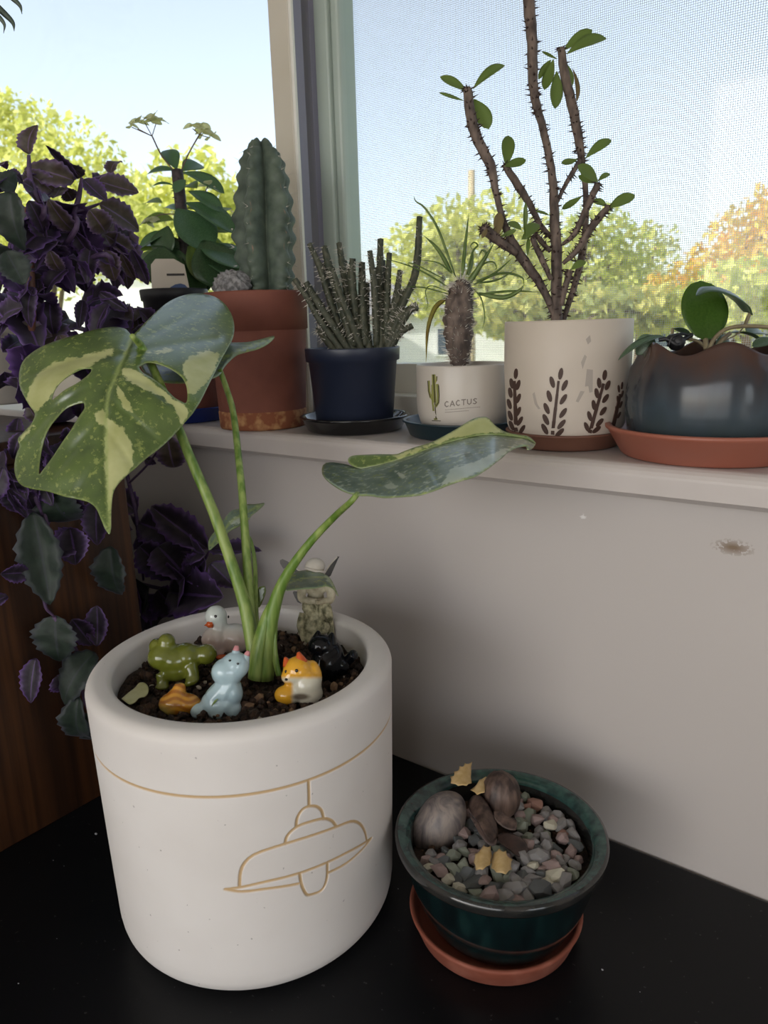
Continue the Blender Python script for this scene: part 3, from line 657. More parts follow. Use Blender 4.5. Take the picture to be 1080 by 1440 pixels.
for (bx_, by_), (tx_, ty_), rr_ in (((880, 610), (896, 462), 74), ((955, 640), (1008, 512), 66)):
    er = mk('ear', *f.t([(bx_, by_, 0, rr_), ((bx_*2+tx_)/3, (by_*2+ty_)/3, 0, rr_*.74), ((bx_+2*tx_)/3, (by_+2*ty_)/3, 0, rr_*.5), (tx_, ty_, 0, rr_*.2)], 12, 12), M['bluecat'], bc)
    mk('ear_tip', *f.t([((bx_+2*tx_)/3+(tx_-bx_)*.06, (by_+2*ty_)/3+(ty_-by_)*.06, -8, rr_*.46), (tx_, ty_, -8, rr_*.26), (tx_+(tx_-bx_)*.03, ty_+(ty_-by_)*.03, -8, rr_*.1)], 8, 12), M['pinktip'], er)
mk('eye', *f.e(908, 630, -118, 13, 10, 8), M['dot'], bc); mk('eye', *f.e(832, 600, -104, 13, 10, 8), M['dot'], bc)
mk('leaf_mark', *f.t([(660, 1030, -138, 3), (690, 990, -140, 12), (718, 965, -132, 3)], 6, 6), M['petiole'], bc)
f = Fig((246, 1004), CA)
tc = thing('striped_figurine', f.o, 'amber striped ceramic animal figurine with raised stub tail half buried in soil', 'figurine')
tb = blob('body', [f.e(310, 1010, 0, 155, 115, 120), f.e(420, 1010, 10, 140, 100, 110), f.t([(330, 940, 0, 100), (350, 880, 0, 68), (355, 845, 0, 60), (356, 815, 0, 40)])], M['paintg'], tc, .0008, 4)
def tigcol(V):
    q = proj(V); x = (q[:, 0]-200)*6.75; y = (q[:, 1]-840)*6.75; s = np.clip(.5+.9*np.sin((y*.9+18*np.sin(x/40))/9.5), 0, 1)[:, None]
    g = np.clip((y-1000)/90, 0, 1)[:, None]*np.clip((330-x)/120, 0, 1)[:, None]
    c = np.array(srgb(206, 146, 48))*s+np.array(srgb(168, 104, 34))*(1-s); return c*(1-g)+np.array(srgb(196, 180, 100))*g
paint(tb, tigcol)
CY = (130, 760, 2.512)
f = Fig((424, 990), CY)
yc = thing('cat_figurine', f.o, 'yellow and white ceramic cat figurine with orange ears beside the monstera', 'figurine')
yb_ = blob('body', [f.e(725, 460, 0, 52, 52, 50), f.e(700, 480, -14, 34, 30, 30), f.e(755, 510, 6, 55, 68, 55), f.e(765, 540, 6, 50, 45, 50), f.e(690, 545, -10, 48, 36, 40), f.cn((735, 440, 0), (726, 393, 0), 26, 12), f.cn((692, 445, 6), (680, 410, 6), 22, 12), f.e(785, 470, 14, 25, 50, 30, 15)], M['paintg'], yc, .0009, 3)
def ycol(V):
    q = proj(V); x = (q[:, 0]-130)*2.512; y = (q[:, 1]-760)*2.512
    w = np.clip(.5+(-(x-735)/60+(y-500)/30)*0, 0, 1)
    white = np.clip(((y-478)/14), 0, 1)*np.clip((x-655)/20, 0, 1); white = np.maximum(white*(np.clip(((x-700)/12), 0, 1)+np.clip((505-y)/10, 0, 1)).clip(0, 1), 0)[:, None]
    c = np.array(srgb(226, 166, 44))*(1-white)+np.array(srgb(214, 208, 188))*white
    br = (np.clip(1-np.hypot((x-735)/42, (y-552)/14), 0, 1)*1.6).clip(0, .8)[:, None]
    return c*(1-br)+np.array(srgb(70, 44, 30))*br
paint(yb_, ycol)
for (bx_, by_), (tx_, ty_), rr_ in (((738, 432), (727, 394), 24), ((690, 440), (680, 412), 19)):
    mk('ear', *f.t([(bx_, by_, -6, rr_), ((bx_+tx_)/2, (by_+ty_)/2, -6, rr_*.66), (tx_, ty_, -6, rr_*.2)], 10, 12), M['orange'], yc)
mk('eye', *f.e(721, 460, -50, 6, 6, 5), M['dot'], yc); mk('nose', *f.e(685, 491, -40, 6, 5, 6), M['dot'], yc); mk('eye', *f.e(683, 463, -34, 4, 6, 4), M['dot'], yc)
CF = (380, 770, 7.58)
f = Fig((458, 956), CF)
kc = thing('cat_figurine', f.o, 'shiny black ceramic cat figurine standing before the ivory fairy', 'figurine')
blob('body', [f.e(550, 1050, 0, 150, 130, 130), f.e(600, 1240, 10, 170, 230, 150), f.e(680, 1180, 20, 110, 180, 120), f.e(560, 1330, -20, 120, 110, 110), f.e(760, 1260, 30, 90, 110, 100)], M['blackcat'], kc, .0009, 4)
for (bx_, by_), (tx_, ty_), rr_ in (((500, 1020), (512, 885), 92), ((635, 1020), (662, 905), 84)):
    mk('ear', *f.t([(bx_, by_, 0, rr_), ((bx_+tx_)/2, (by_+ty_)/2, 0, rr_*.62), (tx_, ty_, 0, rr_*.15)], 10, 12), M['blackcat'], kc)
mk('tail', *f.t([(740, 1300, 40, 45), (800, 1240, 40, 50), (850, 1180, 30, 55), (890, 1140, 20, 58), (905, 1130, 10, 40)]), M['blackcat'], kc)
f = Fig((443, 905), CF)
fa = thing('fairy_figurine', f.o, 'ivory fairy figurine with dark wings and clasped hands under a small leaf', 'figurine')
blob('body', [f.e(478, 215, 0, 100, 105, 95), f.e(478, 270, -40, 60, 50, 60), f.t([(480, 300, 0, 45), (485, 360, 0, 50)]), f.e(485, 430, 20, 120, 85, 70), f.e(485, 540, 20, 92, 110, 65),
      f.t([(365, 400, 0, 55), (335, 480, -20, 50), (345, 550, -60, 44), (430, 568, -110, 36), (500, 575, -125, 30)], 16), f.t([(610, 400, 0, 55), (650, 480, -20, 50), (635, 560, -60, 44), (560, 572, -110, 36), (510, 580, -128, 30)], 16)], M['fairy'], fa, .0005, 3)
mk('gown', *join([f.t([(490, 560, 0, 100), (480, 700, 0, 125), (450, 850, 0, 120), (430, 1010, 0, 90)], 14, 14), f.t([(380, 540, -60, 40), (400, 640, -75, 62), (440, 730, -85, 50), (450, 790, -90, 14)]), f.t([(420, 560, -90, 24), (455, 650, -95, 40), (480, 730, -95, 12)]), f.t([(590, 560, -80, 36), (600, 650, -85, 58), (635, 740, -80, 40), (650, 800, -78, 10)]),
   f.t([(350, 700, -10, 40), (325, 830, -20, 44), (370, 980, -30, 40), (400, 1040, -34, 12)]), f.t([(540, 600, -100, 20), (545, 680, -110, 34), (530, 740, -110, 10)]), f.t([(620, 760, 0, 50), (645, 880, 0, 40), (640, 1000, 0, 36)])]), M['gown'], fa)
mk('hair_cap', *join([f.e(478, 195, 0, 108, 86, 104), f.t([(370, 215, -40, 14), (420, 232, -88, 14), (480, 250, -104, 14), (540, 256, -86, 14), (582, 262, -40, 14)], 20, 8)]), M['fairyhair'], fa)
for q in ((455, 285), (505, 285)): mk('eye', *f.e(q[0], q[1], -92, 8, 6, 6, 0, 2), M['dot'], fa)
for k in range(4):
    for s_ in (-1, 1): pass
def hand(s_):
    ps = [f.e(505+s_*26, 578, -128, 34, 24, 22, s_*15)]
    for k in range(4): ps.append(f.t([(505+s_*24, 566+9*k, -146, 6.5), (505+s_*6, 572+9*k, -156, 6), (505-s_*(12-2*k), 580+9*k, -150, 4.5)], 6, 6))
    ps.append(f.t([(505+s_*36, 562, -138, 8), (505+s_*24, 548, -148, 7), (505+s_*8, 546, -150, 5)], 6, 6)); return join(ps)
mk('hand', *hand(-1), M['fairy'], fa); mk('hand', *hand(1), M['fairy'], fa)
bl = mk('bud_head', *join([f.e(572, 850, -60, 66, 72, 66), f.t([(548, 790, -100, 5), (560, 850, -128, 7), (565, 905, -112, 5)], 6, 6), f.t([(590, 790, -100, 5), (585, 850, -130, 7), (580, 905, -112, 5)], 6, 6)]), M['gown'], fa)
def wing(name, pts, dd):
    pts = np.array(pts, float); c = pts.mean(0); V = []; n = len(pts)
    for sgn in (0, 8):
        for q in pts: V.append(f.pt(q[0], q[1], dd+sgn+(abs(q[0]-480))*.25))
    return mk(name, V, [tuple(range(n-1, -1, -1)), tuple(range(n, 2*n))]+[(i, (i+1) % n, n+(i+1) % n, n+i) for i in range(n)], M['wing'], fa, smooth=False)
wl = wing('wing', [(330, 300), (240, 250), (170, 215), (140, 225), (105, 170), (104, 135), (130, 122), (180, 145), (250, 190), (340, 260)], 60)
wr = wing('wing', [(560, 290), (610, 230), (660, 150), (712, 96), (738, 95), (715, 140), (680, 220), (645, 300), (600, 330)], 60)
wing('wing', [(330, 470), (250, 465), (240, 480), (262, 530), (290, 580), (330, 600)], 60); wing('wing', [(600, 420), (660, 430), (690, 480), (680, 560), (640, 560)], 70)
mk('wing_rim', *f.t([(345, 268, 90, 9), (290, 232, 105, 9), (245, 196, 118, 8)], 6, 6), M['fairyhair'], fa); mk('wing_rim', *f.t([(572, 284, 80, 8), (640, 180, 100, 8), (714, 100, 118, 8)], 8, 6), M['fairyhair'], fa)
# yellowed fallen leaf scrap at the soil's left edge
f = Fig((186, 975), (130, 760, 2.512))
M['yleaf'] = simple('yellowed_leaf', srgb(204, 200, 140), srgb(222, 220, 176), 80, .6, trans=.2)
K6 = crop(130, 760, 2.512)
y1 = thing('fallen_leaf', f.o, 'curled yellowed leaf scrap lying at the soil edge inside white planter', 'leaf')
outline_leaf('blade', K6([(103, 558), (130, 535), (150, 520), (165, 503), (182, 502), (196, 515), (197, 535), (185, 550), (165, 555), (150, 570), (130, 577)]), lambda x, y: dep(onZ(x, y, SZ+.010)), M['yleaf'], y1, step=2.2, thick=.0005)

# ================================================================== small dark green glazed pot with gravel
s_ = .952; SX, SY, SR, SRZ = -.2105*s_, .3973*s_, .07296*s_, .39758-.340*s_
def dark_glaze():
    t = NT('dark_green_glaze'); n = t.noise(90, 4, t.coord((1, 1, .25)))
    geo = t.n('ShaderNodeSeparateXYZ'); t.l(t.coord(), geo.inputs[0])
    col = t.ramp(n, [(.35, (.003, .006, .007)), (.55, (.004, .013, .014)), (.75, (.009, .03, .028))])
    return t.bsdf(col, rough=.12, coat=.3)
M['dglaze'] = dark_glaze()
M['tealrim'] = simple('teal_rim_glaze', srgb(26, 48, 48), srgb(56, 88, 82), 120, .16, coat=.3)
M['lip'] = simple('dark_lip_glaze', (.012, .014, .014), (.03, .028, .026), 60, .12, coat=.3)
sp = thing('bonsai_pot', (SX, SY, .008), 'small dark green glazed pot filled with gravel beside the white planter', 'pot')
z0 = .009; R = SR
V, Fc = lathe([(.0, z0), (.043, z0), (.0465, z0+.002), (.049, z0+.006), (.056, .03), (.0605, .045), (.0625, SRZ-.013), (.0635, SRZ-.010)], (SX, SY, 0), 96, False)
mk('pot_body', V, Fc, M['dglaze'], sp)
V, Fc = lathe([(.0635, SRZ-.010), (.0675, SRZ-.0085), (.0690, SRZ-.006), (R, SRZ-.003), (.0692, SRZ-.0006), (.0675, SRZ)], (SX, SY, 0), 96, False)
mk('rim', V, Fc, M['lip'], sp)
V, Fc = lathe([(.0675, SRZ), (.064, SRZ-.0006), (.0600, SRZ-.003), (.0590, SRZ-.005)], (SX, SY, 0), 96, False)
mk('rim_glaze', V, Fc, M['tealrim'], sp)
V, Fc = lathe([(.0590, SRZ-.005), (.0582, SRZ-.008), (.0572, SRZ-.02), (.052, .025), (0, .02)], (SX, SY, 0), 96, False)
mk('inner_wall', V, Fc, M['lip'], sp)
GZ = SRZ-.0165
soil_disc('soil', (SX, SY), GZ-.001, .0575, sp, .002, 60)
crumbs('soil_crumbs', (SX, SY), GZ, .055, 260, .001, .0028, M['soil2'], sp, 11)
ss = thing('saucer', (SX, SY, 0), 'chalky terracotta saucer under the small dark green pot', 'saucer')
SSX, SSY = SX-RT[0]*.0028, SY-RT[1]*.0028
V, Fc = lathe([(0, 0.0005), (.0500, .0005), (.0525, .002), (.0570, .0145), (.0580, .0165), (.0573, .0178), (.0555, .0176), (.0545, .0160), (.0525, .0080), (.050, .0068), (0, .0068)], (SSX, SSY, 0), 80, False)
mk('dish', V, Fc, M['saucer_old'], ss)
# gravel stones, one object each
GC = [('grey', srgb(123, 120, 120), srgb(155, 152, 151)), ('dark grey', srgb(79, 84, 86), srgb(111, 113, 113)), ('pinkish mauve', srgb(143, 123, 120), srgb(170, 148, 143)),
      ('greenish grey', srgb(118, 125, 113), srgb(148, 152, 136)), ('pale cream', srgb(196, 189, 170), srgb(215, 212, 193)), ('reddish brown', srgb(139, 104, 93), srgb(166, 127, 113))]
GM = []
for k, (nm, a, b) in enumerate(GC):
    m_ = simple('gravel_'+nm.replace(' ', '_'), a, b, 260, .75, bstr=.4, bscale=500)
    for q in range(3):
        bm = bmesh.new(); bmesh.ops.create_icosphere(bm, subdivisions=1, radius=1)
        pts = [Vector((rnd.gauss(0, 1), rnd.gauss(0, 1), rnd.gauss(0, 1))).normalized()*rnd.uniform(.8, 1.12) for _ in range(24)]; bm.free()
        bm = bmesh.new(); [bm.verts.new(p) for p in pts]; bmesh.ops.convex_hull(bm, input=bm.verts)
        bmesh.ops.delete(bm, geom=[v for v in bm.verts if not v.link_faces], context='VERTS')
        me = bpy.data.meshes.new('gravel_stone'); bm.to_mesh(me); bm.free(); me.materials.append(m_); GM.append((k, me))
big = onZ(628, 1180, GZ+.008)
placed = []
KS = crop(540, 1040, 3.176)
no_zone = [np.array(KS(z)) for z in ([(150, 330), (230, 210), (340, 210), (380, 330), (350, 430), (260, 480), (160, 470)], [(300, 150), (480, 150), (590, 130), (590, 420), (500, 470), (380, 330)], [(130, 440), (200, 470), (330, 440), (330, 500), (210, 520), (170, 560), (140, 500)])]
tries = 0
while len(placed) < 190 and tries < 16000:
    tries += 1
    a = rnd.uniform(0, 6.283); r = .0545*math.sqrt(rnd.random()); x, y = SX+r*math.cos(a), SY+r*math.sin(a)
    q = proj(np.array([x, y, GZ+.004])); 
    if any(inside(z, np.array(q[0]), np.array(q[1])) for z in no_zone): continue
    s0 = rnd.uniform(.0040, .0066)*(1.2 if rnd.random() < .2 else 1)
    if r+s0*.8 > .0565: continue
    if any(math.hypot(x-u, y-v) < .62*(s0+w) for u, v, w in placed): continue
    placed.append((x, y, s0)); k, me = rnd.choice([g for g in GM if g[0] == rnd.choices(range(6), (30, 20, 24, 16, 4, 6))[0]] or GM)
    sc = np.diag([s0*rnd.uniform(1.0, 1.4), s0*rnd.uniform(.75, 1.0), s0*rnd.uniform(.6, .9)])
    Rm = np.array((Matrix.Rotation(rnd.uniform(0, 6.28), 3, 'Z')@Matrix.Rotation(rnd.uniform(-.6, .6), 3, 'X')@Matrix.Rotation(rnd.uniform(-.6, .6), 3, 'Y')))
    Mx = np.eye(4); Mx[:3, :3] = Rm@sc; Mx[:3, 3] = (x, y, GZ+.0015+s0*.5+rnd.uniform(0, .0035))
    o = inst('gravel_stone', me, Mx); tag(o, GC[k][0]+' angular gravel stone in the small dark green pot', 'stone', GC[k][0]+' gravel stones in the small pot')
def pebble_mat():
    t = NT('marbled_pebble'); n1 = t.noise(95, 4, t.coord((1.0, 1.0, .22)), .55, 1.2); n2 = t.noise(40, 3)
    col = t.ramp(n1, [(.32, srgb(74, 68, 70)), (.46, srgb(112, 103, 100)), (.6, srgb(136, 124, 116)), (.72, srgb(100, 92, 92))])
    col = t.mix(t.ramp(n2, [(.5, (0, 0, 0)), (.7, (.5,)*3)]), col, srgb(84, 78, 82)); return t.bsdf(col, rough=.5)
M['pebble'] = pebble_mat()
f = Fig((632, 1190), (540, 1040, 3.176)); f.o = onZ(628, 1188, GZ+.002); f.d = dep(f.o)+.012; f.k = f.d/F_PX/3.176
V, Fc = f.e(268, 342, 0, 100, 158, 96, -32, 4)
ctr = V.mean(0); ax = -RT*math.sin(math.radians(-34))+UP*math.cos(math.radians(-34)); h = (V-ctr)@ax/(160*f.k)
V = ctr+(V-ctr)*(1-.27*h)[:, None]
V += (.0008*np.sin(V[:, 0]*240)+.0006*np.sin(V[:, 2]*310+1))[:, None]*(V-ctr)/.04
tag(mk('marbled_stone', V, Fc, M['pebble']), 'large egg-shaped marbled grey stone standing in the gravel', 'stone')
M['husk'] = simple('dry_brown_husk', srgb(52, 38, 34), srgb(104, 84, 74), 190, .55, stretch=(1, 1, .15), bstr=.3, bscale=160, lo=.4, hi=.7)
M['husk2'] = simple('dry_brown_husk_dark', srgb(40, 28, 26), srgb(74, 56, 50), 120, .45, stretch=(1, 1, .2))
V, Fc = f.e(525, 245, 30, 85, 105, 80, 10, 4); ctr = V.mean(0); a = np.arctan2((V-ctr)@FW, (V-ctr)@RT); V = ctr+(V-ctr)*(1+.025*np.sin(a*13)+.02*np.sin(a*5+1))[:, None]
bu = thing('dry_bulb', f.pt(525, 350, 30), 'wrinkled brown dry bulb sitting in the gravel behind husks', 'bulb')
mk('bulb', V, Fc, M['husk'], bu)
def petal(poly, dfun, m, parent, name='husk'): return outline_leaf(name, KS(poly), dfun, m, parent, step=2.6, thick=.0009)
HD = dep(onZ(697, 1187, GZ+.010))-.006
hk = thing('dry_husk', f.pt(470, 440, -10), 'curled dark brown dry husk petals lying against the marbled stone', 'husk')
petal([(372, 285), (395, 252), (430, 250), (462, 285), (490, 340), (508, 400), (505, 440), (480, 455), (450, 420), (420, 370), (385, 320)], lambda x, y: HD+.012-.0004*(y-1160)+.000020*(x-683)**2, M['husk'], hk)
petal([(375, 320), (420, 370), (450, 420), (480, 455), (505, 440), (498, 470), (470, 470), (440, 440), (405, 380)], lambda x, y: HD+.004-.0003*(y-1160), M['husk2'], hk)
petal([(490, 320), (520, 318), (560, 345), (590, 355), (590, 400), (550, 398), (515, 375), (495, 350)], lambda x, y: HD+.008-.0004*(y-1150), M['husk'], hk)
petal([(508, 425), (550, 415), (600, 430), (640, 470), (635, 510), (600, 520), (560, 490), (515, 455)], lambda x, y: dep(onZ(x, y, GZ+.012))+.00015*(y-1190), M['husk2'], hk)
def shav_mat():
    t = NT('pencil_shaving_wood'); return t.bsdf(t.ramp(t.noise(220, 3), [(.3, srgb(206, 172, 112)), (.7, srgb(228, 200, 148))]), rough=.7, trans=.15, tcol=srgb(210, 170, 110))
M['shav'] = shav_mat()
def shaving(label, polys, dz, flat=False):
    o = thing('pencil_shaving', f.pt(*polys[0][0], dz), label, 'wood shaving')
    for k, pl in enumerate(polys):
        c = np.array(KS(pl)).mean(0); outline_raw(o, pl, (lambda x, y: dep(onZ(x, y, GZ+.0175))+.00004*(x-c[0])**2) if flat else (lambda x, y: f.d+dz*f.k-.0007*(y-c[1])+.00003*(x-c[0])**2))
def outline_raw(parent, poly, df):
    # straight-edged (toothed) version: extra teeth along the scalloped edge
    k = [np.array(q) for q in KS(poly)]; c_ = np.mean(k, 0); pts = []
    for i in range(len(k)):
        a, b = k[i], k[(i+1) % len(k)]; pts += [a, a*.55+b*.45+(c_-(a+b)/2)*.07]
    return outline_leaf('curl', pts, df, M['shav'], parent, step=2.4, thick=.0005, sharp=True)
shaving('tan scalloped pencil shaving perched on top of the marbled stone', [[(298, 195), (296, 165), (312, 162), (312, 142), (332, 138), (338, 118), (355, 120), (362, 104), (378, 108), (394, 98), (390, 150), (392, 195), (370, 205), (330, 205)], [(385, 225), (410, 205), (425, 180), (455, 165), (475, 168), (455, 200), (450, 235), (415, 245)]], 20)
shaving('tan toothed pencil shaving lying flat on the gravel', [[(400, 545), (405, 510), (425, 500), (445, 470), (462, 480), (478, 472), (482, 520), (475, 560), (440, 580), (410, 582)], [(470, 545), (490, 505), (515, 485), (530, 500), (545, 495), (552, 520), (575, 535), (568, 558), (572, 580), (545, 600), (500, 592), (478, 575)]], -95, True)

# ================================================================== pots on the sill
def seat(px, py, r, z=ZT):
    """axis of a round thing whose nearest bottom edge shows at the pixel"""
    p = onZ(px, py, z); h = p[:2]-CAM[:2]; h /= np.linalg.norm(h); return p[0]+h[0]*r, p[1]+h[1]*r
def rimz(px, py, c):
    """height where the ray meets the vertical through c"""
    r = ray(px, py); t = ((c[0]-CAM[0])*r[0]+(c[1]-CAM[1])*r[1])/(r[0]**2+r[1]**2); return CAM[2]+r[2]*t
def saucer(c, rb, rt, h, m, label, z=ZT, lip=.002):
    t_ = thing('saucer', (c[0], c[1], z), label, 'saucer')
    V, Fc = lathe([(0, .0003), (rb-.002, .0003), (rb, .0015), (rt-.001, h-lip), (rt+.001, h-lip*.6), (rt+.001, h-.0004), (rt, h), (rt-.002, h), (rt-.003, h-.001), (rb-.003, .004), (rb-.006, .0032), (0, .003)], (c[0], c[1], z), 72, False)
    mk('dish', V, Fc, m, t_); return t_
def pot(name, c, prof, m, label, z, soilz=None, soilr=None, cat='pot', n=72, wob=None):
    t_ = thing(name, (c[0], c[1], z), label, cat)
    V, Fc = lathe(prof, (c[0], c[1], z), n, False, wob); mk('pot_body', V, Fc, m, t_)
    if soilz: soil_disc('soil', c, z+soilz, soilr, t_, .0015, 40)
    return t_
def leaf_mesh(name, m, wr=.4, shape='ovate', bend=.2, fold=.12, nl=12, nw=6, thick=.006, teeth=0, wave=0, twist=0):
    """unit-length blade along +Y, top side +Z"""
    V = []; Fc = []; tops = []
    for side in (0, 1):
        for i in range(nl+1):
            t = i/nl
            if shape == 'ovate': w = math.sin(math.pi*t**.8)**.75
            elif shape == 'obovate': w = math.sin(math.pi*t**1.35)**.62
            elif shape == 'lance': w = (math.sin(math.pi*min(1, t**.6)))**.9
            elif shape == 'strap': w = min(1, 6*t+.3)*(1-t**4)**.5
            else: w = math.sin(math.pi*t)**.5
            if i == 0: w = .06
            if i == nl: w = .015
            if teeth and 0 < i < nl: w *= 1+(.10 if i % 2 else -.07)
            w *= wr*.5; a = bend*t*1.6; yy = t if abs(bend) < 1e-6 else math.sin(a)/(bend*1.6); zz = 0 if abs(bend) < 1e-6 else -(1-math.cos(a))/(bend*1.6)
            for k in range(nw+1):
                s = -1+2*k/nw; x = s*w; z = zz+abs(s)*w*fold*2+wave*math.sin(t*17+s*2)*abs(s)*w
                tw = twist*t; x, z2 = x*math.cos(tw)-(z-zz)*math.sin(tw), zz+x*math.sin(tw)+(z-zz)*math.cos(tw)
                V.append((x, yy, z2-(thick if side else 0)*(1-abs(s)*.6)))
    w_ = nw+1; N = (nl+1)*w_
    for i in range(nl):
        for k in range(nw):
            a = i*w_+k; Fc.append((a, a+1, a+w_+1, a+w_)); Fc.append((N+a, N+a+w_, N+a+w_+1, N+a+1))
    bd = [i*w_ for i in range(nl, -1, -1)]+[k for k in range(1, w_)]+[i*w_+nw for i in range(1, nl+1)]+[nl*w_+k for k in range(nw-1, 0, -1)]
    for i in range(len(bd)): a, b = bd[i], bd[(i+1) % len(bd)]; Fc.append((b, a, N+a, N+b))
    return mesh_from(name, V, Fc, m)
def place_leaf(me, base, tip, parent, face=None, w=1.0, name='leaf', roll=0):
    base = np.asarray(base, float); tip = np.asarray(tip, float); y = tip-base; L = np.linalg.norm(y); y = y/L
    f_ = np.asarray(face if face is not None else (0, 0, 1), float); z = f_-y*(f_@y)
    if np.linalg.norm(z) < 1e-4: z = np.cross(y, RT)
    z /= np.linalg.norm(z); x = np.cross(y, z)
    if roll: x, z = x*math.cos(roll)+z*math.sin(roll), z*math.cos(roll)-x*math.sin(roll)
    Mx = np.eye(4); Mx[:3, 0] = x*L*w; Mx[:3, 1] = y*L; Mx[:3, 2] = z*L; Mx[:3, 3] = base
    return inst(name, me, Mx, parent)
TOCAM = -FW
def leafmat(name, c1, c2, scale=60, rough=.4, trans=.3, tc=None, **kw):
    t = NT(name); col = t.ramp(t.noise(scale, 3), [(.35, c1), (.65, c2)]); return t.bsdf(col, rough=rough, trans=trans, tcol=tc if tc else col, **kw)
M['lgreen'] = leafmat('fresh_leaf', srgb(104, 128, 68), srgb(130, 150, 88), trans=.5, tc=srgb(176, 190, 104))
M['lblue'] = leafmat('bluish_leaf', srgb(70, 102, 72), srgb(98, 132, 96), rough=.3, trans=.3, tc=srgb(120, 160, 70))
M['ldark'] = leafmat('dark_leaf', srgb(50, 76, 50), srgb(76, 104, 68), rough=.3, trans=.22, tc=srgb(90, 130, 50))
M['lred'] = leafmat('reddish_leaf', srgb(120, 96, 70), srgb(136, 126, 80))
M['stembrown'] = simple('thorny_stem_bark', srgb(66, 55, 50), srgb(118, 102, 92), 160, .7, stretch=(1, 1, .4), bstr=.4, bscale=240)
M['thorn'] = simple('thorn_brown', srgb(66, 50, 46), rough=.6)
M['spine'] = simple('pale_spine', srgb(196, 188, 176), srgb(222, 216, 206), 60, .6)
def thorns(pts, rad, n, length, r, rs, tlo=0.0, thi=1.0, n_=4):
    S = spline(pts, 60); Rr_ = np.interp(np.linspace(0, 1, 60), np.linspace(0, 1, len(rad)), rad); T, N, B = frames(S); out = []
    for _ in range(n):
        i = int((tlo+(thi-tlo)*rs.rand())*59); a = rs.rand()*6.283; d = N[i]*math.cos(a)+B[i]*math.sin(a); b = S[i]+d*Rr_[i]*.9
        out.append(cone(b, b+(d+T[i]*rs.uniform(-.3, .4))*length*rs.uniform(.6, 1.2), r, n_))
    return out

# ---- white stoneware pot with brown sprigs, brown saucer, tall crown of thorns
c = seat(793, 637, .043); zb = ZT+.005
saucer(c, .041, .0445, .0125, M['terrad'], 'brown terracotta saucer under the sprig-patterned pot')
H_ = rimz(796, 450, c)-zb; dA = dep((c[0], c[1], .39)); RA = 88*dA/F_PX
profA = [(0, 0), (.0375, 0), (.0405, .002), (.0445, .012), (RA-.0012, .034), (RA, .055), (RA, H_-.0015), (RA-.0007, H_), (RA-.0038, H_), (RA-.0045, H_-.0015), (RA-.005, .03), (0, .02)]
pA = pot('plant_pot', c, profA, M['cream2'], 'cream stoneware pot with brown leaf sprigs on the window sill', zb, H_-.012, RA-.0047)
def on_lathe(prof, c, z0, px, py):
    pr = np.array(prof[:8]); r = ray(px, py); R0 = pr[:, 0].max()
    for _ in range(8):
        a = r[0]**2+r[1]**2; b = -2*(r[0]*c[0]+r[1]*c[1]); cc = c[0]**2+c[1]**2-R0**2; D = b*b-4*a*cc
        t = (-b-math.sqrt(max(D, 0)))/(2*a); p = CAM+r*t; R0 = float(np.interp(p[2]-z0, pr[1:, 1], pr[1:, 0]))
    return p
def decal(name, prof, c, z0, poly, m, parent, lift=.0006, thick=.0004):
    """a thin raised motif that follows the wall of a round pot"""
    fr = []; bk = []
    for q in poly:
        p = on_lathe(prof, c, z0, *q); n = np.array([p[0]-c[0], p[1]-c[1], 0]); n /= np.linalg.norm(n); fr.append(p+n*lift); bk.append(p-n*thick)
    n = len(poly); return (np.array(fr+bk), [tuple(range(n)), tuple(range(2*n-1, n-1, -1))]+[((i+1) % n, i, n+i, n+(i+1) % n) for i in range(n)])
K4 = crop(680, 380, 2.7)
def ellpoly(x, y, L, w, ang, n=12):
    a = math.radians(ang); return K4([(x+L*math.cos(t)*math.cos(a)-w*math.sin(t)*math.sin(a), y-L*math.cos(t)*math.sin(a)-w*math.sin(t)*math.cos(a)) for t in np.linspace(0, 2*math.pi, n, endpoint=False)])
def sprig(stem, pairs, top, L, w, lean):
    ps = []; (x0, y0), (x1, y1) = stem
    nn = np.array([-(y1-y0), x1-x0], float); nn /= np.linalg.norm(nn); hw_ = 6.5
    for k in range(4):
        a0 = np.array([x0+(x1-x0)*k/4, y0+(y1-y0)*k/4]); a1 = np.array([x0+(x1-x0)*(k+1)/4, y0+(y1-y0)*(k+1)/4]); wk = hw_*(1-.10*k)
        ps.append(decal('', profA, c, zb, K4([a0+nn*wk, a0-nn*wk, a1-nn*wk, a1+nn*wk]), M['sprig'], pA))
    for x, y, a in pairs: ps.append(decal('', profA, c, zb, ellpoly(x, y, L, w, a), M['sprig'], pA))
    ps.append(decal('', profA, c, zb, ellpoly(top[0], top[1], L, w, lean), M['sprig'], pA))
    V, Fc = join(ps); mk('sprig_motif', V, Fc, M['sprig'], pA, smooth=False)
sprig([(262, 624), (285, 420)], [(261, 425, 105), (308, 437, 65), (250, 478, 105), (303, 490, 58), (240, 525, 112), (302, 542, 55), (237, 567, 115), (296, 585, 50), (233, 603, 118), (289, 617, 45)], (293, 393, 0), 23, 9, 80)
sprig([(125, 612), (118, 420)], [(108, 430, 100), (132, 436, 75), (103, 465, 100), (133, 487, 70), (99, 508, 105), (133, 537, 68), (103, 552, 108), (139, 573, 62), (108, 590, 112), (147, 605, 60)], (124, 393, 0), 20, 7, 86)
sprig([(402, 618), (455, 430)], [(438, 428, 95), (470, 437, 68), (429, 467, 100), (462, 487, 58), (418, 512, 98), (453, 535, 55), (402, 554, 105), (440, 578, 50), (391, 595, 112), (428, 605, 40)], (459, 398, 0), 20, 8, 82)
sprig([(491, 590), (518, 470)], [(512, 450, 95), (525, 470, 75), (508, 490, 95), (520, 510, 70), (503, 530, 98), (513, 550, 65), (497, 562, 100)], (524, 438, 0), 14, 3.5, 84)
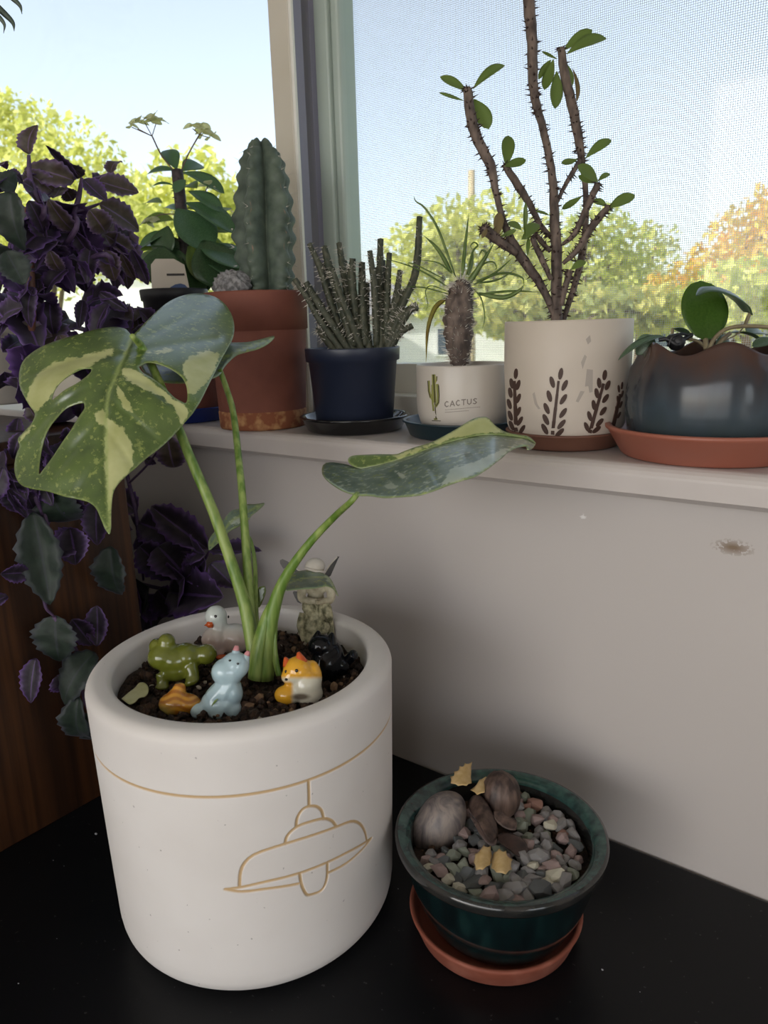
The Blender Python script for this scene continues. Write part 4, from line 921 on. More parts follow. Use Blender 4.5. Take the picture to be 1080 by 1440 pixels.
sm = [decal('', profA, c, zb, K4(q), M['smudge'], pA, .00012, .0004) for q in ([(392, 375), (415, 378), (414, 462), (402, 465), (398, 440), (385, 442)], [(350, 498), (368, 458), (384, 460), (360, 502)], [(186, 470), (194, 462), (204, 508), (216, 526), (208, 528), (194, 508)], [(370, 350), (384, 320), (392, 328), (376, 376)], [(388, 262), (404, 246), (408, 270), (396, 282)])]
for v_, f_ in sm: mk('water_mark', v_, f_, M['smudge'], pA, smooth=False)
# crown of thorns
ct = thing('thorny_succulent', (c[0], c[1], zb+H_-.012), 'tall bare thorny brown succulent with few round green leaves in sprig pot', 'houseplant')
K3 = crop(560, 0, 3.0); rs = np.random.RandomState(12)
def kp(x, y, dd=0): q = K3([(x, y)])[0]; return P(q[0], q[1], dA+dd)
STEMS = [([(668, 1395), (667, 1330), (668, 1200), (668, 1050), (660, 950), (655, 800), (640, 680), (610, 540), (580, 430), (568, 330), (565, 180), (555, 60), (545, -70), (540, -200)], [25, 24, 23, 23, 21, 18, 16, 16, 18, 21, 23, 25, 25, 24], [0, 0, 0, 0, 0, 0, 0, .005, .008, .01, .012, .014, .016, .018], 150),
 ([(662, 1370), (655, 1320), (600, 1200), (530, 1100), (475, 1010), (440, 920), (410, 800), (390, 700), (340, 600), (310, 510), (293, 385)], [12, 13, 17, 21, 18, 12, 14, 20, 21, 22, 19], [0, 0, -.004, -.008, -.012, -.014, -.016, -.018, -.02, -.02, -.02], 110),
 ([(655, 1010), (600, 950), (560, 870), (510, 790), (455, 705)], [10, 12, 14, 18, 15], [.006, .012, .016, .02, .022], 45),
 ([(695, 1370), (705, 1325), (745, 1200), (775, 1080), (790, 960), (790, 800), (775, 680), (760, 580), (735, 450), (705, 330), (688, 215)], [10, 11, 14, 17, 13, 12, 15, 20, 22, 21, 17], [.01, .012, .016, .02, .022, .024, .026, .028, .028, .028, .028], 130),
 ([(672, 850), (700, 790), (735, 730), (765, 680)], [8, 9, 11, 10], [0, .01, .018, .024], 14),
 ([(695, 1030), (745, 985), (790, 890), (838, 785)], [7, 12, 14, 14], [0, -.006, -.01, -.014], 34), ([(695, 1112), (760, 1050), (815, 960), (882, 878)], [8, 14, 16, 13], [-.004, -.01, -.014, -.018], 40),
 ([(688, 1290), (705, 1210), (724, 1148)], [10, 13, 12], [-.01, -.014, -.016], 16), ([(500, 1070), (430, 1020), (365, 968)], [13, 19, 22], [-.012, -.018, -.024], 46), ([(645, 1180), (600, 1080), (568, 1010)], [9, 13, 11], [-.006, -.012, -.016], 18), ([(640, 1060), (605, 1020), (580, 990)], [8, 12, 10], [-.004, .0, .004], 14)]
TH_ = []
for pts, rd, dz, nth in STEMS:
    pts = list(pts)+[(2*pts[-1][0]*1.0-pts[-1][0]+(pts[-1][0]-pts[-2][0])*.08, pts[-1][1]+(pts[-1][1]-pts[-2][1])*.08)]; rd = list(rd)+[rd[-1]*.35]; dz = list(dz)+[dz[-1]]; nth = int(nth*1.5)
    C3 = [kp(x, y, d_) for (x, y), d_ in zip(pts, dz)]; rr = [r_/3*dA/F_PX for r_ in rd]
    mk('stem', *tube(C3, rr, 10, max(12, len(pts)*5), ribs=lambda a, i: 1+.06*math.sin(a*5+i*1.7)), M['stembrown'], ct); TH_ += thorns(C3, rr, nth, .0042, .0007, rs, .08)
V, Fc = join(TH_); o = mk('thorns', V, Fc, M['thorn'], ct, smooth=False); o['kind'] = 'stuff'
LM = {k: leaf_mesh('leaf_blade', M['lgreen'], .46, 'obovate', b, f2) for k, (b, f2) in enumerate([(.15, .1), (.35, .15), (-.15, .1)])}
LMr = leaf_mesh('leaf_blade', M['lred'], .4, 'obovate', .2, .2)
LV = [(290, 385, 180, 312, 45, -.02), (316, 375, 452, 228, 45, -.02), (278, 425, 168, 402, 18, -.02), (320, 418, 385, 535, 62, -.016), (455, 705, 472, 548, 55, .02), (447, 702, 537, 683, 40, .018), (697, 212, 822, 112, 50, .028), (712, 228, 892, 108, 60, .022), (655, 250, 617, 388, 46, .022), (668, 300, 668, 452, 52, .024), (645, 252, 592, 318, 24, .026), (672, 250, 603, 226, 18, .026), (712, 270, 735, 365, 34, .03),
 (790, 668, 906, 560, 45, .022), (757, 672, 686, 698, 30, .02), (842, 768, 765, 688, 62, -.02), (842, 765, 898, 716, 24, -.016), (838, 772, 757, 750, 36, -.012), (885, 880, 1002, 810, 50, -.02), (882, 872, 825, 832, 34, -.014), (775, 828, 690, 890, 30, .01), (520, 970, 466, 930, 36, -.02), (540, 1005, 588, 918, 46, -.018), (535, 1005, 533, 858, 18, -.01), (545, 1082, 550, 1000, 16, -.01), (727, 1140, 792, 1090, 36, -.02), (430, 1000, 500, 975, 24, -.02), (640, 910, 580, 885, 16, -.006), (520, 1010, 560, 980, 30, -.014)]
for k, (x0, y0, x1, y1, w_, dd) in enumerate(LV):
    L_ = math.hypot(x1-x0, y1-y0); place_leaf(LM[k % 3], kp(x0, y0, dd), kp(x1, y1, dd+rs.uniform(-.004, .004)), ct, TOCAM+UP*.3+RT*rs.uniform(-.3, .3), min(1.6, w_/L_/.42))
place_leaf(LMr, kp(415, 1005, -.02), kp(430, 888, -.022), ct, TOCAM, .95); place_leaf(LMr, kp(735, 290, .024), kp(768, 418, .022), ct, TOCAM+RT*.6, .5); place_leaf(LMr, kp(375, 965, -.03), kp(355, 1000, -.034), ct, TOCAM, .9)

# ---- CACTUS pot
c = seat(652, 623, .050); zb = ZT+.004; profS = None
saucer(c, .047, .0525, .0145, M['tealdark'], 'dark teal saucer under the small white pot with cactus print')
dB = dep((c[0], c[1], .34)); RB_ = 66*dB/F_PX; H_ = rimz(650, 511, c)-zb
profB = [(0, 0), (.030, 0), (.034, .0015), (RB_-.003, .008), (RB_-.0008, .016), (RB_, .026), (RB_, H_-.0015), (RB_-.0006, H_), (RB_-.0025, H_), (RB_-.003, H_-.001), (RB_-.003, .02), (0, .012)]
pB = pot('plant_pot', c, profB, M['cream'], 'small white ceramic pot printed CACTUS with a green cactus drawing', zb, H_-.008, RB_-.0028)
KT = crop(590, 510, 8.308)
M['print'] = simple('grey_print', srgb(120, 110, 102), rough=.5); M['cprint'] = simple('olive_print', srgb(112, 116, 50), srgb(150, 148, 84), 500, .5, stretch=(1, 1, .1)); M['cprintd'] = simple('olive_print_dark', srgb(66, 60, 32), rough=.5)
def flatprint(name, polys, m, lift=.00025):
    V, Fc = join([decal('', profB, c, zb, KT(p), m, pB, lift, .0003) for p in polys]); return mk(name, V, Fc, m, pB, smooth=False)
def stroke(pts, w):
    pts = np.array(pts, float); out = []
    for i in range(len(pts)-1):
        a, b = pts[i], pts[i+1]; d = (b-a)/np.hypot(*(b-a)); n = np.array([-d[1], d[0]])*w; out.append([a-d*w*.4+n, a-d*w*.4-n, b+d*w*.4-n, b+d*w*.4+n])
    return out
flatprint('cactus_drawing', stroke([(165, 145), (168, 250), (175, 440), (190, 660)], 20)+stroke([(108, 215), (112, 330), (130, 400), (165, 440)], 13)+stroke([(208, 255), (218, 380), (215, 470), (190, 510)], 15)+stroke([(200, 165), (198, 205), (182, 235)], 8)+stroke([(150, 262), (150, 420), (165, 560)], 10), M['cprint'])
flatprint('cactus_shading', stroke([(162, 140), (172, 260), (180, 440), (196, 660)], 6)+stroke([(100, 215), (108, 330), (128, 405)], 4.5)+stroke([(222, 265), (230, 380), (226, 460), (196, 505)], 5)+stroke([(150, 678), (245, 680)], 4)+stroke([(204, 160), (202, 210)], 3), M['cprintd'], .00045)
LET = {'C': [[(.85, .15), (.5, 0), (.12, .3), (.12, .7), (.5, 1), (.9, .85)]], 'A': [[(0, 1), (.5, 0), (1, 1)], [(.2, .68), (.85, .68)]], 'T': [[(0, 0), (1, 0)], [(.5, 0), (.5, 1)]], 'U': [[(.05, 0), (.1, .75), (.5, 1), (.9, .75), (.95, 0)]], 'S': [[(.9, .12), (.5, 0), (.15, .22), (.5, .48), (.88, .75), (.5, 1), (.08, .88)]]}
txt = []
for k, ch in enumerate('CACTUS'):
    ox = 292+66*k; oy = 456-7*k
    for st_ in LET[ch]: txt += stroke([(ox+q[0]*50, oy+q[1]*62-q[0]*5) for q in st_], 5.5)
flatprint('lettering', txt, M['print'])
ln = []
for y0, x0, x1, y1 in ((552, 300, 705, 517), (580, 300, 580, 560)):
    x = x0
    while x < x1: w_ = rs.uniform(10, 26); e_ = min(x+w_, x1); fy = lambda q: y0+(y1-y0)*(q-x0)/(x1-x0); ln += stroke([(x, fy(x)), (e_, fy(e_))], 2.2); x = e_+6
flatprint('small_print', ln, M['print'])
# pachypodium
K2 = crop(400, 220, 3.0)
pc = thing('pachypodium', (c[0], c[1], zb+H_-.008), 'spiny grey-brown trunk with narrow curling leaves in the printed pot', 'houseplant')
def k2(x, y, dd=0): q = K2([(x, y)])[0]; return P(q[0], q[1], dB+dd)
tp = [k2(740, 905), k2(738, 860), k2(735, 790), k2(734, 700), k2(738, 620), (k2(745, 560)), k2(742, 525)]; tr = [q/3*dB/F_PX for q in (36, 38, 56, 63, 58, 48, 24)]
mk('trunk', *tube(tp, tr, 22, 44, ribs=lambda a, i: 1+.09*math.sin(a*6+i*.55)*math.sin(a*6-i*.55)+.05*math.sin(i*1.5)), M['stembrown'], pc)
SPN = thorns(tp, tr, 300, .0076, .00048, rs, 0.05, .98, 3)
for _ in range(50): a = rs.rand()*6.28; d_ = RT*math.cos(a)*.8+FW*math.sin(a)*.8+UP*rs.uniform(.4, 1.4); b = k2(742, 545)+d_*.004; SPN.append(cone(b, b+d_*rs.uniform(.004, .008), .0003, 3))
V, Fc = join(SPN); o = mk('spines', V, Fc, M['spine'], pc, smooth=False); o['kind'] = 'stuff'
def blade(name, pts, w, m, parent, seg=18):
    """narrow curling leaf: flat tapering ribbon with a keel through 3D points"""
    S = spline(pts, seg); T = np.gradient(S, axis=0); T /= np.linalg.norm(T, axis=1)[:, None]; side = np.cross(T, FW); side /= np.linalg.norm(side, axis=1)[:, None]+1e-9; nrm = np.cross(side, T)
    V = []; Fc = []
    for i in range(seg):
        t = i/(seg-1); ww = w*max(.08, min(1, .5+t*3)*(1-t**3))
        for q in (side[i]*ww, nrm[i]*ww*.35, -side[i]*ww, -nrm[i]*ww*.12): V.append(S[i]+q)
    for i in range(seg-1):
        for k in range(4): Fc.append((i*4+k, i*4+(k+1) % 4, (i+1)*4+(k+1) % 4, (i+1)*4+k))
    Fc += [(3, 2, 1, 0), tuple((seg-1)*4+k for k in range(4))]; return mk(name, V, Fc, m, parent)
M['palm'] = leafmat('narrow_green_leaf', srgb(92, 116, 62), srgb(128, 148, 88), trans=.25, tc=srgb(150, 170, 80)); M['palmdry'] = leafmat('browning_leaf', srgb(130, 104, 52), srgb(150, 140, 66))
for pts, w_, dd, mm in [([(722, 510), (680, 390), (640, 290), (590, 215), (555, 190), (545, 165)], 9, 0, 0), ([(752, 500), (762, 380), (778, 240)], 13, .01, 0), ([(768, 500), (785, 430), (798, 395), (815, 375), (800, 362), (785, 378), (795, 395)], 7, -.01, 0), ([(768, 548), (820, 470), (885, 365)], 20, -.012, 0), ([(705, 490), (650, 395), (590, 335)], 15, .012, 0), ([(690, 550), (560, 475), (400, 422)], 6, -.01, 0), ([(690, 580), (580, 552), (480, 552)], 5, -.02, 0),
  ([(680, 600), (635, 640), (605, 730), (597, 868)], 17, -.016, 1), ([(800, 540), (890, 490), (965, 425)], 9, .015, 0), ([(810, 525), (920, 492), (1000, 510), (1010, 540)], 9, .0, 0), ([(820, 578), (920, 595), (985, 570), (1012, 540)], 17, -.008, 0), ([(820, 582), (950, 568), (1075, 572)], 9, .004, 0), ([(708, 495), (650, 450), (570, 435)], 6, .02, 0), ([(775, 500), (790, 450), (798, 400)], 12, .018, 0), ([(790, 520), (840, 455), (880, 445), (895, 470), (880, 480)], 6, .02, 0), ([(800, 560), (830, 600), (845, 680), (830, 740)], 5, -.02, 0),
  ([(690, 570), (620, 545), (595, 570), (605, 625), (590, 660)], 4, -.015, 0), ([(800, 500), (850, 420), (835, 395), (820, 420)], 10, .02, 0), ([(810, 535), (900, 520), (985, 470)], 7, .02, 0), ([(680, 520), (560, 460), (520, 450), (540, 470)], 5, .02, 0)]:
    n_ = len(pts); blade('leaf', [k2(x, y, dd*(i/(n_-1))) for i, (x, y) in enumerate(pts)], w_/3*dB/F_PX*.62, M['palmdry' if mm else 'palm'], pc)

# ---- navy pot with clump of thin spiny stems
c = seat(500, 614, .047); zb = ZT+.0045; dC = dep((c[0], c[1], .34))
saucer(c, .044, .0505, .0145, M['blackgloss'], 'glossy black saucer under the navy plastic pot', lip=.003)
RC = 66*dC/F_PX; H_ = rimz(508, 488, c)-zb
profC = [(0, 0), (RC*.80, 0), (RC*.815, .001), (RC*.93, H_-.0125), (RC*.985, H_-.0115), (RC, H_-.001), (RC-.0003, H_), (RC-.0022, H_), (RC-.0027, H_-.001), (RC*.9, H_-.014), (RC*.76, .01), (0, .008)]
pC = pot('plant_pot', c, profC, M['navy'], 'dark navy plastic pot holding a clump of spiny stems', zb, H_-.009, RC-.0045)
sc_ = thing('stem_succulent', (c[0], c[1], zb+H_-.009), 'clump of thin dark green spiny upright stems in the navy pot', 'houseplant')
M['stap'] = simple('dark_ribbed_stem', srgb(52, 58, 44), srgb(84, 84, 68), 200, .65, bstr=.3)
def k2c(x, y, dd=0): q = K2([(x, y)])[0]; return P(q[0], q[1], dC+dd)
SPN = []
STP = [[(250, 830), (150, 690), (100, 600), (42, 518)], [(280, 830), (210, 720), (130, 600), (90, 530)], [(260, 820), (190, 600), (150, 470), (105, 368)], [(300, 830), (230, 720), (190, 580), (160, 455)], [(290, 800), (220, 560), (190, 470), (168, 380)], [(300, 800), (262, 560), (245, 460), (230, 366)], [(330, 830), (290, 720), (235, 580), (200, 470)], [(360, 830), (340, 720), (290, 580), (250, 440)], [(300, 700), (285, 520), (288, 430)], [(340, 800), (330, 620), (327, 448)], [(355, 830), (345, 700), (348, 535)], [(390, 800), (380, 560), (360, 398)], [(410, 820), (402, 600), (405, 350)], [(430, 830), (432, 650), (442, 408)], [(395, 830), (385, 650), (392, 470)], [(430, 800), (500, 620), (545, 520), (562, 420), (570, 255)], [(430, 830), (480, 690), (560, 622)], [(440, 830), (480, 750), (540, 713)], [(430, 760), (470, 600), (488, 482)], [(430, 800), (480, 600), (520, 570), (548, 545)], [(230, 840), (170, 760), (140, 730)], [(430, 820), (425, 560), (415, 440)], [(320, 820), (300, 640), (270, 520), (262, 480)], [(420, 840), (520, 660), (560, 640)]]
for k, pts in enumerate(STP):
    dd = rs.uniform(-.02, .018); C3 = [k2c(x, y, dd*(i/(len(pts)-1))) for i, (x, y) in enumerate(pts)]; R_ = rs.uniform(13, 17)/3*dC/F_PX; rr = [R_, R_]+[R_*.95]*(len(pts)-3)+[R_*.7]
    mk('stem', *tube(C3, rr, 10, 22, ribs=lambda a, i: 1+.16*math.cos(a*5)+.06*math.sin(i*2.2)), M['stap'], sc_); SPN += thorns(C3, rr, 60, .0056, .00042, rs, .15, 1, 3)
V, Fc = join(SPN); o = mk('spines', V, Fc, M['spine'], sc_, smooth=False); o['kind'] = 'stuff'

# ---- terracotta pot with columnar cactus
c = seat(372, 607, .046); dD = dep((c[0], c[1], .40)); zb = ZT
RD = 71*dD/F_PX; zr = rimz(372, 411, c); zl = rimz(400, 463, c); H_ = zr-zb; hl = zl-zb
profD = [(0, .0004), (RD*.86, .0004), (RD*.875, .002), (RD*.885, .016), (RD*.875, .0175), (RD*.955, hl-.001), (RD*.955, hl), (RD*.99, hl+.0005), (RD, H_-.002), (RD-.0006, H_), (RD-.004, H_), (RD-.0045, H_-.001), (RD*.86, hl-.01), (RD*.75, .01), (0, .01)]
pD = pot('plant_pot', c, profD[4:], M['terra'], 'terracotta pot holding the tall ribbed cactus and a grey rock', zb, H_-.008, RD-.0048)
mk('mossy_foot', *lathe(profD[:5], (c[0], c[1], zb), 72, False), M['terraw'], pD)
cc_ = thing('columnar_cactus', (c[0], c[1], zr-.008), 'thick grey-green ribbed columnar cactus with brown scarred base', 'cactus')
def cactus_mat():
    t = NT('ribbed_cactus_skin'); sx = t.n('ShaderNodeSeparateXYZ'); t.l(t.coord(), sx.inputs[0])
    col = t.ramp(t.noise(70, 4), [(.3, srgb(58, 70, 60)), (.7, srgb(96, 108, 94))]); at = t.n('ShaderNodeAttribute', attribute_name='paint'); sp_ = t.n('ShaderNodeSeparateColor'); t.l(at.outputs['Color'], sp_.inputs[0])
    cork = t.ramp(t.math('ADD', sp_.outputs[0], t.math('MULTIPLY', t.math('SUBTRACT', t.noise(120, 4), .5), .9)), [(.4, (0, 0, 0)), (.6, (1, 1, 1))])
    col = t.mix(cork, col, srgb(142, 112, 92)); return t.bsdf(col, rough=.6, bump=t.noise(160, 4), bstr=.3)
M['cactus'] = cactus_mat()
CX4 = crop(180, 140, 3.0)
def k4c(x, y): q = CX4([(x, y)])[0]; return q
axp = [(590, 830), (590, 790), (585, 700), (578, 570), (575, 450), (572, 320), (565, 230), (558, 185)]; axr = [100, 112, 122, 134, 128, 108, 86, 30]
axw = np.array([P(*k4c(x, y), dD) for x, y in axp]); axR = np.array([r_/3*dD/F_PX for r_ in axr])
S = spline(axw, 70); Rv = np.interp(np.linspace(0, 1, 70), np.linspace(0, 1, 8), axR); n_ = 108; V = []; Fc = []; cork = []
ph0 = math.atan2(FW[1], FW[0])
for i in range(70):
    for k in range(n_):
        a = 2*math.pi*k/n_; rib = abs(math.cos(2.5*(a-ph0-.25)))**1.25; bump = 1+.07*math.sin(i*.95+1.2*math.sin(a*3))*rib
        r_ = Rv[i]*(.42+.60*rib)*bump; V.append(S[i]+np.array([math.cos(a), math.sin(a), 0])*r_+np.array([0, 0, .004*rib*(i > 64)])); cork.append(max(0, 1-i/11)+(.45 if rib > .95 and math.cos(a-ph0-math.pi-.25) > .85 and 22 < i < 46 else 0))
for i in range(69):
    for k in range(n_): Fc.append((i*n_+k, i*n_+(k+1) % n_, (i+1)*n_+(k+1) % n_, (i+1)*n_+k))
Fc.append(tuple(69*n_+k for k in range(n_)))
o = mk('cactus_column', V, Fc, M['cactus'], cc_); ck = np.array(cork); paint(o, lambda _: np.stack([ck]*3, -1))
SPN = []
for rib in range(5):
    a = ph0+.25+rib*2*math.pi/5
    for i in range(8, 68, 6):
        b = S[i]+np.array([math.cos(a), math.sin(a), 0])*Rv[i]*1.03
        for _ in range(3): d_ = np.array([math.cos(a+rs.uniform(-.7, .7)), math.sin(a+rs.uniform(-.7, .7)), rs.uniform(-.5, .7)]); SPN.append(cone(b, b+d_*rs.uniform(.003, .006), .0003, 3))
V, Fc = join(SPN); o = mk('spines', V, Fc, M['spine'], cc_, smooth=False); o['kind'] = 'stuff'
M['rock'] = simple('porous_grey_rock', srgb(96, 94, 94), srgb(146, 144, 144), 260, .9, bstr=.8, bscale=300, lo=.4, hi=.6)
rk = P(*k4c(438, 790), dD-.020); V, Fc = ico(rk, (.0205*1.0, .014, .0145), 4); rsn = np.random.RandomState(3)
V = V+(.0012*np.sin(V[:, 0]*700+V[:, 2]*500)+.001*np.sin(V[:, 1]*900+V[:, 2]*650))[:, None]*(V-rk)/.015
tag(mk('rock', V, Fc, M['rock']), 'rough porous grey rock beside the columnar cactus', 'rock')

# ---- flowering plant at the back left in black liner, terracotta pot and blue saucer
c = seat(262, 597, .050); dE = dep((c[0], c[1], .36)); zb = ZT+.004
saucer(c, .048, .0545, .016, M['blueglaze'], 'cobalt blue glazed saucer under the white-flowered plant')
zr = rimz(255, 500, c); RE = .050; H_ = zr-zb
pE = pot('plant_pot', c, [(0, 0), (.038, 0), (.041, .003), (RE-.002, H_-.016), (RE-.002, H_-.015), (RE, H_-.014), (RE, H_-.001), (RE-.001, H_), (RE-.004, H_), (RE-.005, H_-.002), (.036, .008), (0, .006)], M['terra'], 'terracotta pot on the blue saucer holding a black liner pot', zb)
zn = rimz(250, 407, c); RN = 62*dE/F_PX*.72
lin = pot('liner_pot', c, [(0, .009), (.030, .009), (.032, .011), (RN-.002, zn-zb-.012), (RN, zn-zb-.011), (RN+.0008, zn-zb-.001), (RN, zn-zb), (RN-.002, zn-zb), (RN-.003, zn-zb-.004), (.030, .02), (0, .015)], M['nursery'], 'black plastic liner pot standing in the terracotta pot', zb, zn-zb-.008, RN-.0025)
KG = crop(200, 350, 10.8)
tg = thing('plant_tag', P(*KG([(450, 640)])[0], dE-.036), 'white plastic plant tag with a blue mark stuck in the black liner pot', 'plant tag')
M['tagw'] = simple('white_tag', srgb(206, 196, 182), rough=.5); M['tagb'] = simple('blue_print', srgb(70, 90, 134), rough=.5); M['tagk'] = simple('dark_print', srgb(60, 56, 54), rough=.5)
def plate(name, poly, d_, m, parent, th=.0008):
    q = KG(poly); n = len(q); V = [P(x, y, d_) for x, y in q]+[P(x, y, d_+th) for x, y in q]
    return mk(name, V, [tuple(range(n-1, -1, -1)), tuple(range(n, 2*n))]+[(i, (i+1) % n, n+(i+1) % n, n+i) for i in range(n)], m, parent, smooth=False)
pl = plate('card', [(130, 240), (200, 150), (480, 150), (640, 240), (740, 700), (150, 700)], dE-.036, M['tagw'], tg)
plate('blue_mark', [(390, 640), (430, 580), (500, 540), (580, 525), (650, 545), (700, 600), (712, 640)], dE-.0364, M['tagb'], pl, .0003); plate('print_line', [(370, 375), (640, 372), (645, 405), (372, 408)], dE-.0364, M['tagk'], pl, .0003)
ev = thing('flowering_succulent', (c[0], c[1], zn-.008), 'leafy green plant with pale flower clusters on thin stalks', 'houseplant')
KE = crop(0, 0, 2.4545)
def ke(x, y, dd=0): q = KE([(x, y)])[0]; return P(q[0], q[1], dE+dd)
M['stemd'] = simple('dark_thorny_stem', srgb(44, 38, 42), srgb(70, 60, 60), 200, .7, bstr=.4)
st_pts = [ke(645, 1020), ke(640, 900), ke(632, 780), ke(622, 690), ke(612, 590)]; st_r = [20/2.45*dE/F_PX]*5
mk('stem', *tube(st_pts, st_r, 10, 24), M['stemd'], ev)
V, Fc = join(thorns(st_pts, st_r, 70, .005, .0006, rs)); o = mk('thorns', V, Fc, M['thorn'], ev, smooth=False); o['kind'] = 'stuff'
M['bloom'] = leafmat('pale_flower', srgb(222, 222, 190), srgb(236, 236, 216), trans=.6, tc=srgb(240, 242, 210)); M['stalk'] = simple('flower_stalk', srgb(104, 84, 74), rough=.6)
for a_, b_, subs in (((600, 590), (525, 470), [(455, 425), (500, 410), (540, 408), (475, 430)]), ((625, 590), (688, 465), [(665, 430), (700, 440), (725, 462), (690, 445)])):
    mk('flower_stalk', *tube([ke(*a_), ke((a_[0]+b_[0])/2-6, (a_[1]+b_[1])/2+4), ke(*b_)], .0008, 6, 10), M['stalk'], ev)
    for sx_, sy_ in subs: mk('pedicel', *tube([ke(*b_), ke(sx_, sy_+14)], .0005, 5, 4), M['stalk'], ev)
LF = leaf_mesh('flower_bract', M['bloom'], .95, 'round', .3, .1, 6, 4)
for bx, by in ((455, 425), (478, 415), (505, 402), (530, 398), (552, 408), (520, 412), (665, 428), (690, 425), (708, 445), (728, 462), (700, 452), (500, 760), (515, 755), (720, 632), (735, 640)):
    for q in range(3):
        a = q*2.1+rs.rand(); b = ke(bx, by+8, rs.uniform(-.006, .006)); d_ = RT*math.cos(a)+FW*math.sin(a)*.8+UP*rs.uniform(-.1, .35); place_leaf(LF, b, b+d_*.0125, ev, UP*.6+TOCAM*.9, 1, 'flower_bract')
for bx, by in ((500, 762), (720, 636)): mk('pedicel', *tube([ke(620, 740), ke((bx+620)/2, 740), ke(bx, by)], .0006, 5, 8), M['stalk'], ev)
LB = [leaf_mesh('leaf_blade', M['lblue'], .44, 'obovate', .35, .15), leaf_mesh('leaf_blade', M['lgreen'], .46, 'obovate', .3, .12), leaf_mesh('leaf_blade', M['ldark'], .5, 'obovate', .5, .15)]
EL = [(605, 590, 498, 572, 50, 0, .0), (610, 585, 570, 490, 52, 0, .01), (630, 590, 695, 545, 60, 0, .02), (630, 595, 778, 630, 56, 0, -.01), (640, 620, 600, 650, 30, 0, -.02), (650, 660, 770, 700, 56, 0, -.015), (600, 640, 520, 620, 20, 0, .0), (640, 700, 820, 760, 76, 0, -.02), (610, 720, 730, 830, 130, 0, -.025), (640, 720, 770, 720, 50, 1, .02), (690, 850, 840, 880, 110, 0, -.03), (700, 830, 780, 960, 110, 2, -.034), (680, 870, 840, 920, 90, 0, -.02), (600, 760, 480, 740, 70, 1, .0), (590, 800, 460, 830, 60, 0, -.01), (580, 860, 410, 850, 40, 1, -.01), (560, 850, 555, 965, 80, 2, -.038), (620, 860, 500, 800, 70, 2, -.01), (640, 880, 700, 990, 80, 2, -.02), (650, 850, 740, 960, 80, 1, -.025), (700, 800, 800, 770, 60, 1, .02), (610, 860, 600, 960, 80, 2, -.02), (640, 800, 800, 850, 70, 1, .015), (580, 780, 540, 870, 70, 2, -.02), (700, 900, 690, 1000, 60, 2, -.01), (560, 700, 490, 680, 36, 1, .02), (620, 730, 560, 690, 30, 0, .02), (680, 650, 640, 620, 30, 1, .02), (660, 900, 620, 1000, 70, 2, -.01), (760, 900, 880, 980, 60, 1, .0), (720, 760, 790, 690, 50, 1, .03), (540, 900, 480, 860, 60, 1, .01), (600, 820, 640, 930, 90, 2, -.01)]
for x0, y0, x1, y1, w_, mm, dd in EL:
    L_ = math.hypot(x1-x0, y1-y0); place_leaf(LB[mm], ke(x0, y0, dd*.4), ke(x1, y1, dd), ev, TOCAM+UP*.9+RT*rs.uniform(-.4, .4), min(1.9, w_/L_/.40))

# ---- glazed pot with wavy rim at the right
c = seat(993, 660, .060); dG = dep((c[0], c[1], .35)); zb = ZT+.004
saucer(c, .0585, .0690, .0215, M['terrap'], 'wide terracotta plastic saucer under the blue-grey glazed pot', lip=.004)
RG = 116*dG/F_PX; H_ = rimz(995, 487, c)-zb
def wavy(r, z, a): 
    t = max(0, (z-H_*.62)/(H_*.38)); w = math.sin(a*6+.9); return r*(1+.012*math.sin(a*6+.9)*(1-t)+.03*t*w), z+.0042*t*t*math.sin(a*6+2.4)
def wavy_mat():
    t = NT('blue_grey_drip_glaze'); sx = t.n('ShaderNodeSeparateXYZ'); t.l(t.coord(), sx.inputs[0])
    h = t.math('ADD', sx.outputs['Z'], t.math('MULTIPLY', t.math('SUBTRACT', t.noise(70, 4, t.coord((1, 1, .25))), .5), .03))
    mr = t.n('ShaderNodeMapRange'); mr.inputs['From Min'].default_value = 0; mr.inputs['From Max'].default_value = H_; t.l(h, mr.inputs['Value'])
    col = t.ramp(mr.outputs[0], [(.0, srgb(66, 70, 58)), (.16, srgb(56, 66, 68)), (.45, srgb(62, 72, 80)), (.72, srgb(54, 54, 58)), (.95, srgb(74, 54, 47))]); return t.bsdf(col, rough=.16, spec=.35)
M['wavy'] = wavy_mat()
profG = [(0, 0), (RG*.84, 0), (RG*.88, .002), (RG*.96, .012), (RG, .028), (RG*.995, .042), (RG*.955, .056), (RG*.90, H_*.88), (RG*.86, H_-.002), (RG*.85, H_), (RG*.82, H_-.0005), (RG*.81, H_-.003), (RG*.84, H_*.8), (RG*.88, .03), (0, .02)]
pG = pot('plant_pot', c, profG, M['wavy'], 'squat glossy blue-grey glazed pot with a wavy rim', zb, H_-.016, RG*.83, n=144, wob=wavy)
hy = thing('hoya_plant', (c[0], c[1], zb+H_-.016), 'trailing plant with thick oval green leaves in the wavy-rimmed pot', 'houseplant')
def k4(x, y, dd=0): q = K4([(x, y)])[0]; return P(q[0], q[1], dG+dd)
M['hoya'] = leafmat('thick_waxy_leaf', srgb(62, 92, 38), srgb(88, 118, 52), 30, .35, .45, srgb(140, 172, 60)); M['hoyab'] = leafmat('waxy_leaf_bluish', srgb(70, 92, 70), srgb(96, 118, 92), 30, .3, .2, srgb(110, 140, 60)); M['runner'] = simple('brown_runner', srgb(116, 104, 80), srgb(140, 128, 98), 120, .6)
HL = {'up': leaf_mesh('leaf_blade', M['hoya'], .70, 'ellip', .1, .05, 16, 8), 'arch': leaf_mesh('leaf_blade', M['hoyab'], .42, 'ovate', .95, .12, 16, 8), 'flat': leaf_mesh('leaf_blade', M['hoyab'], .42, 'ovate', .45, .12, 14, 6)}
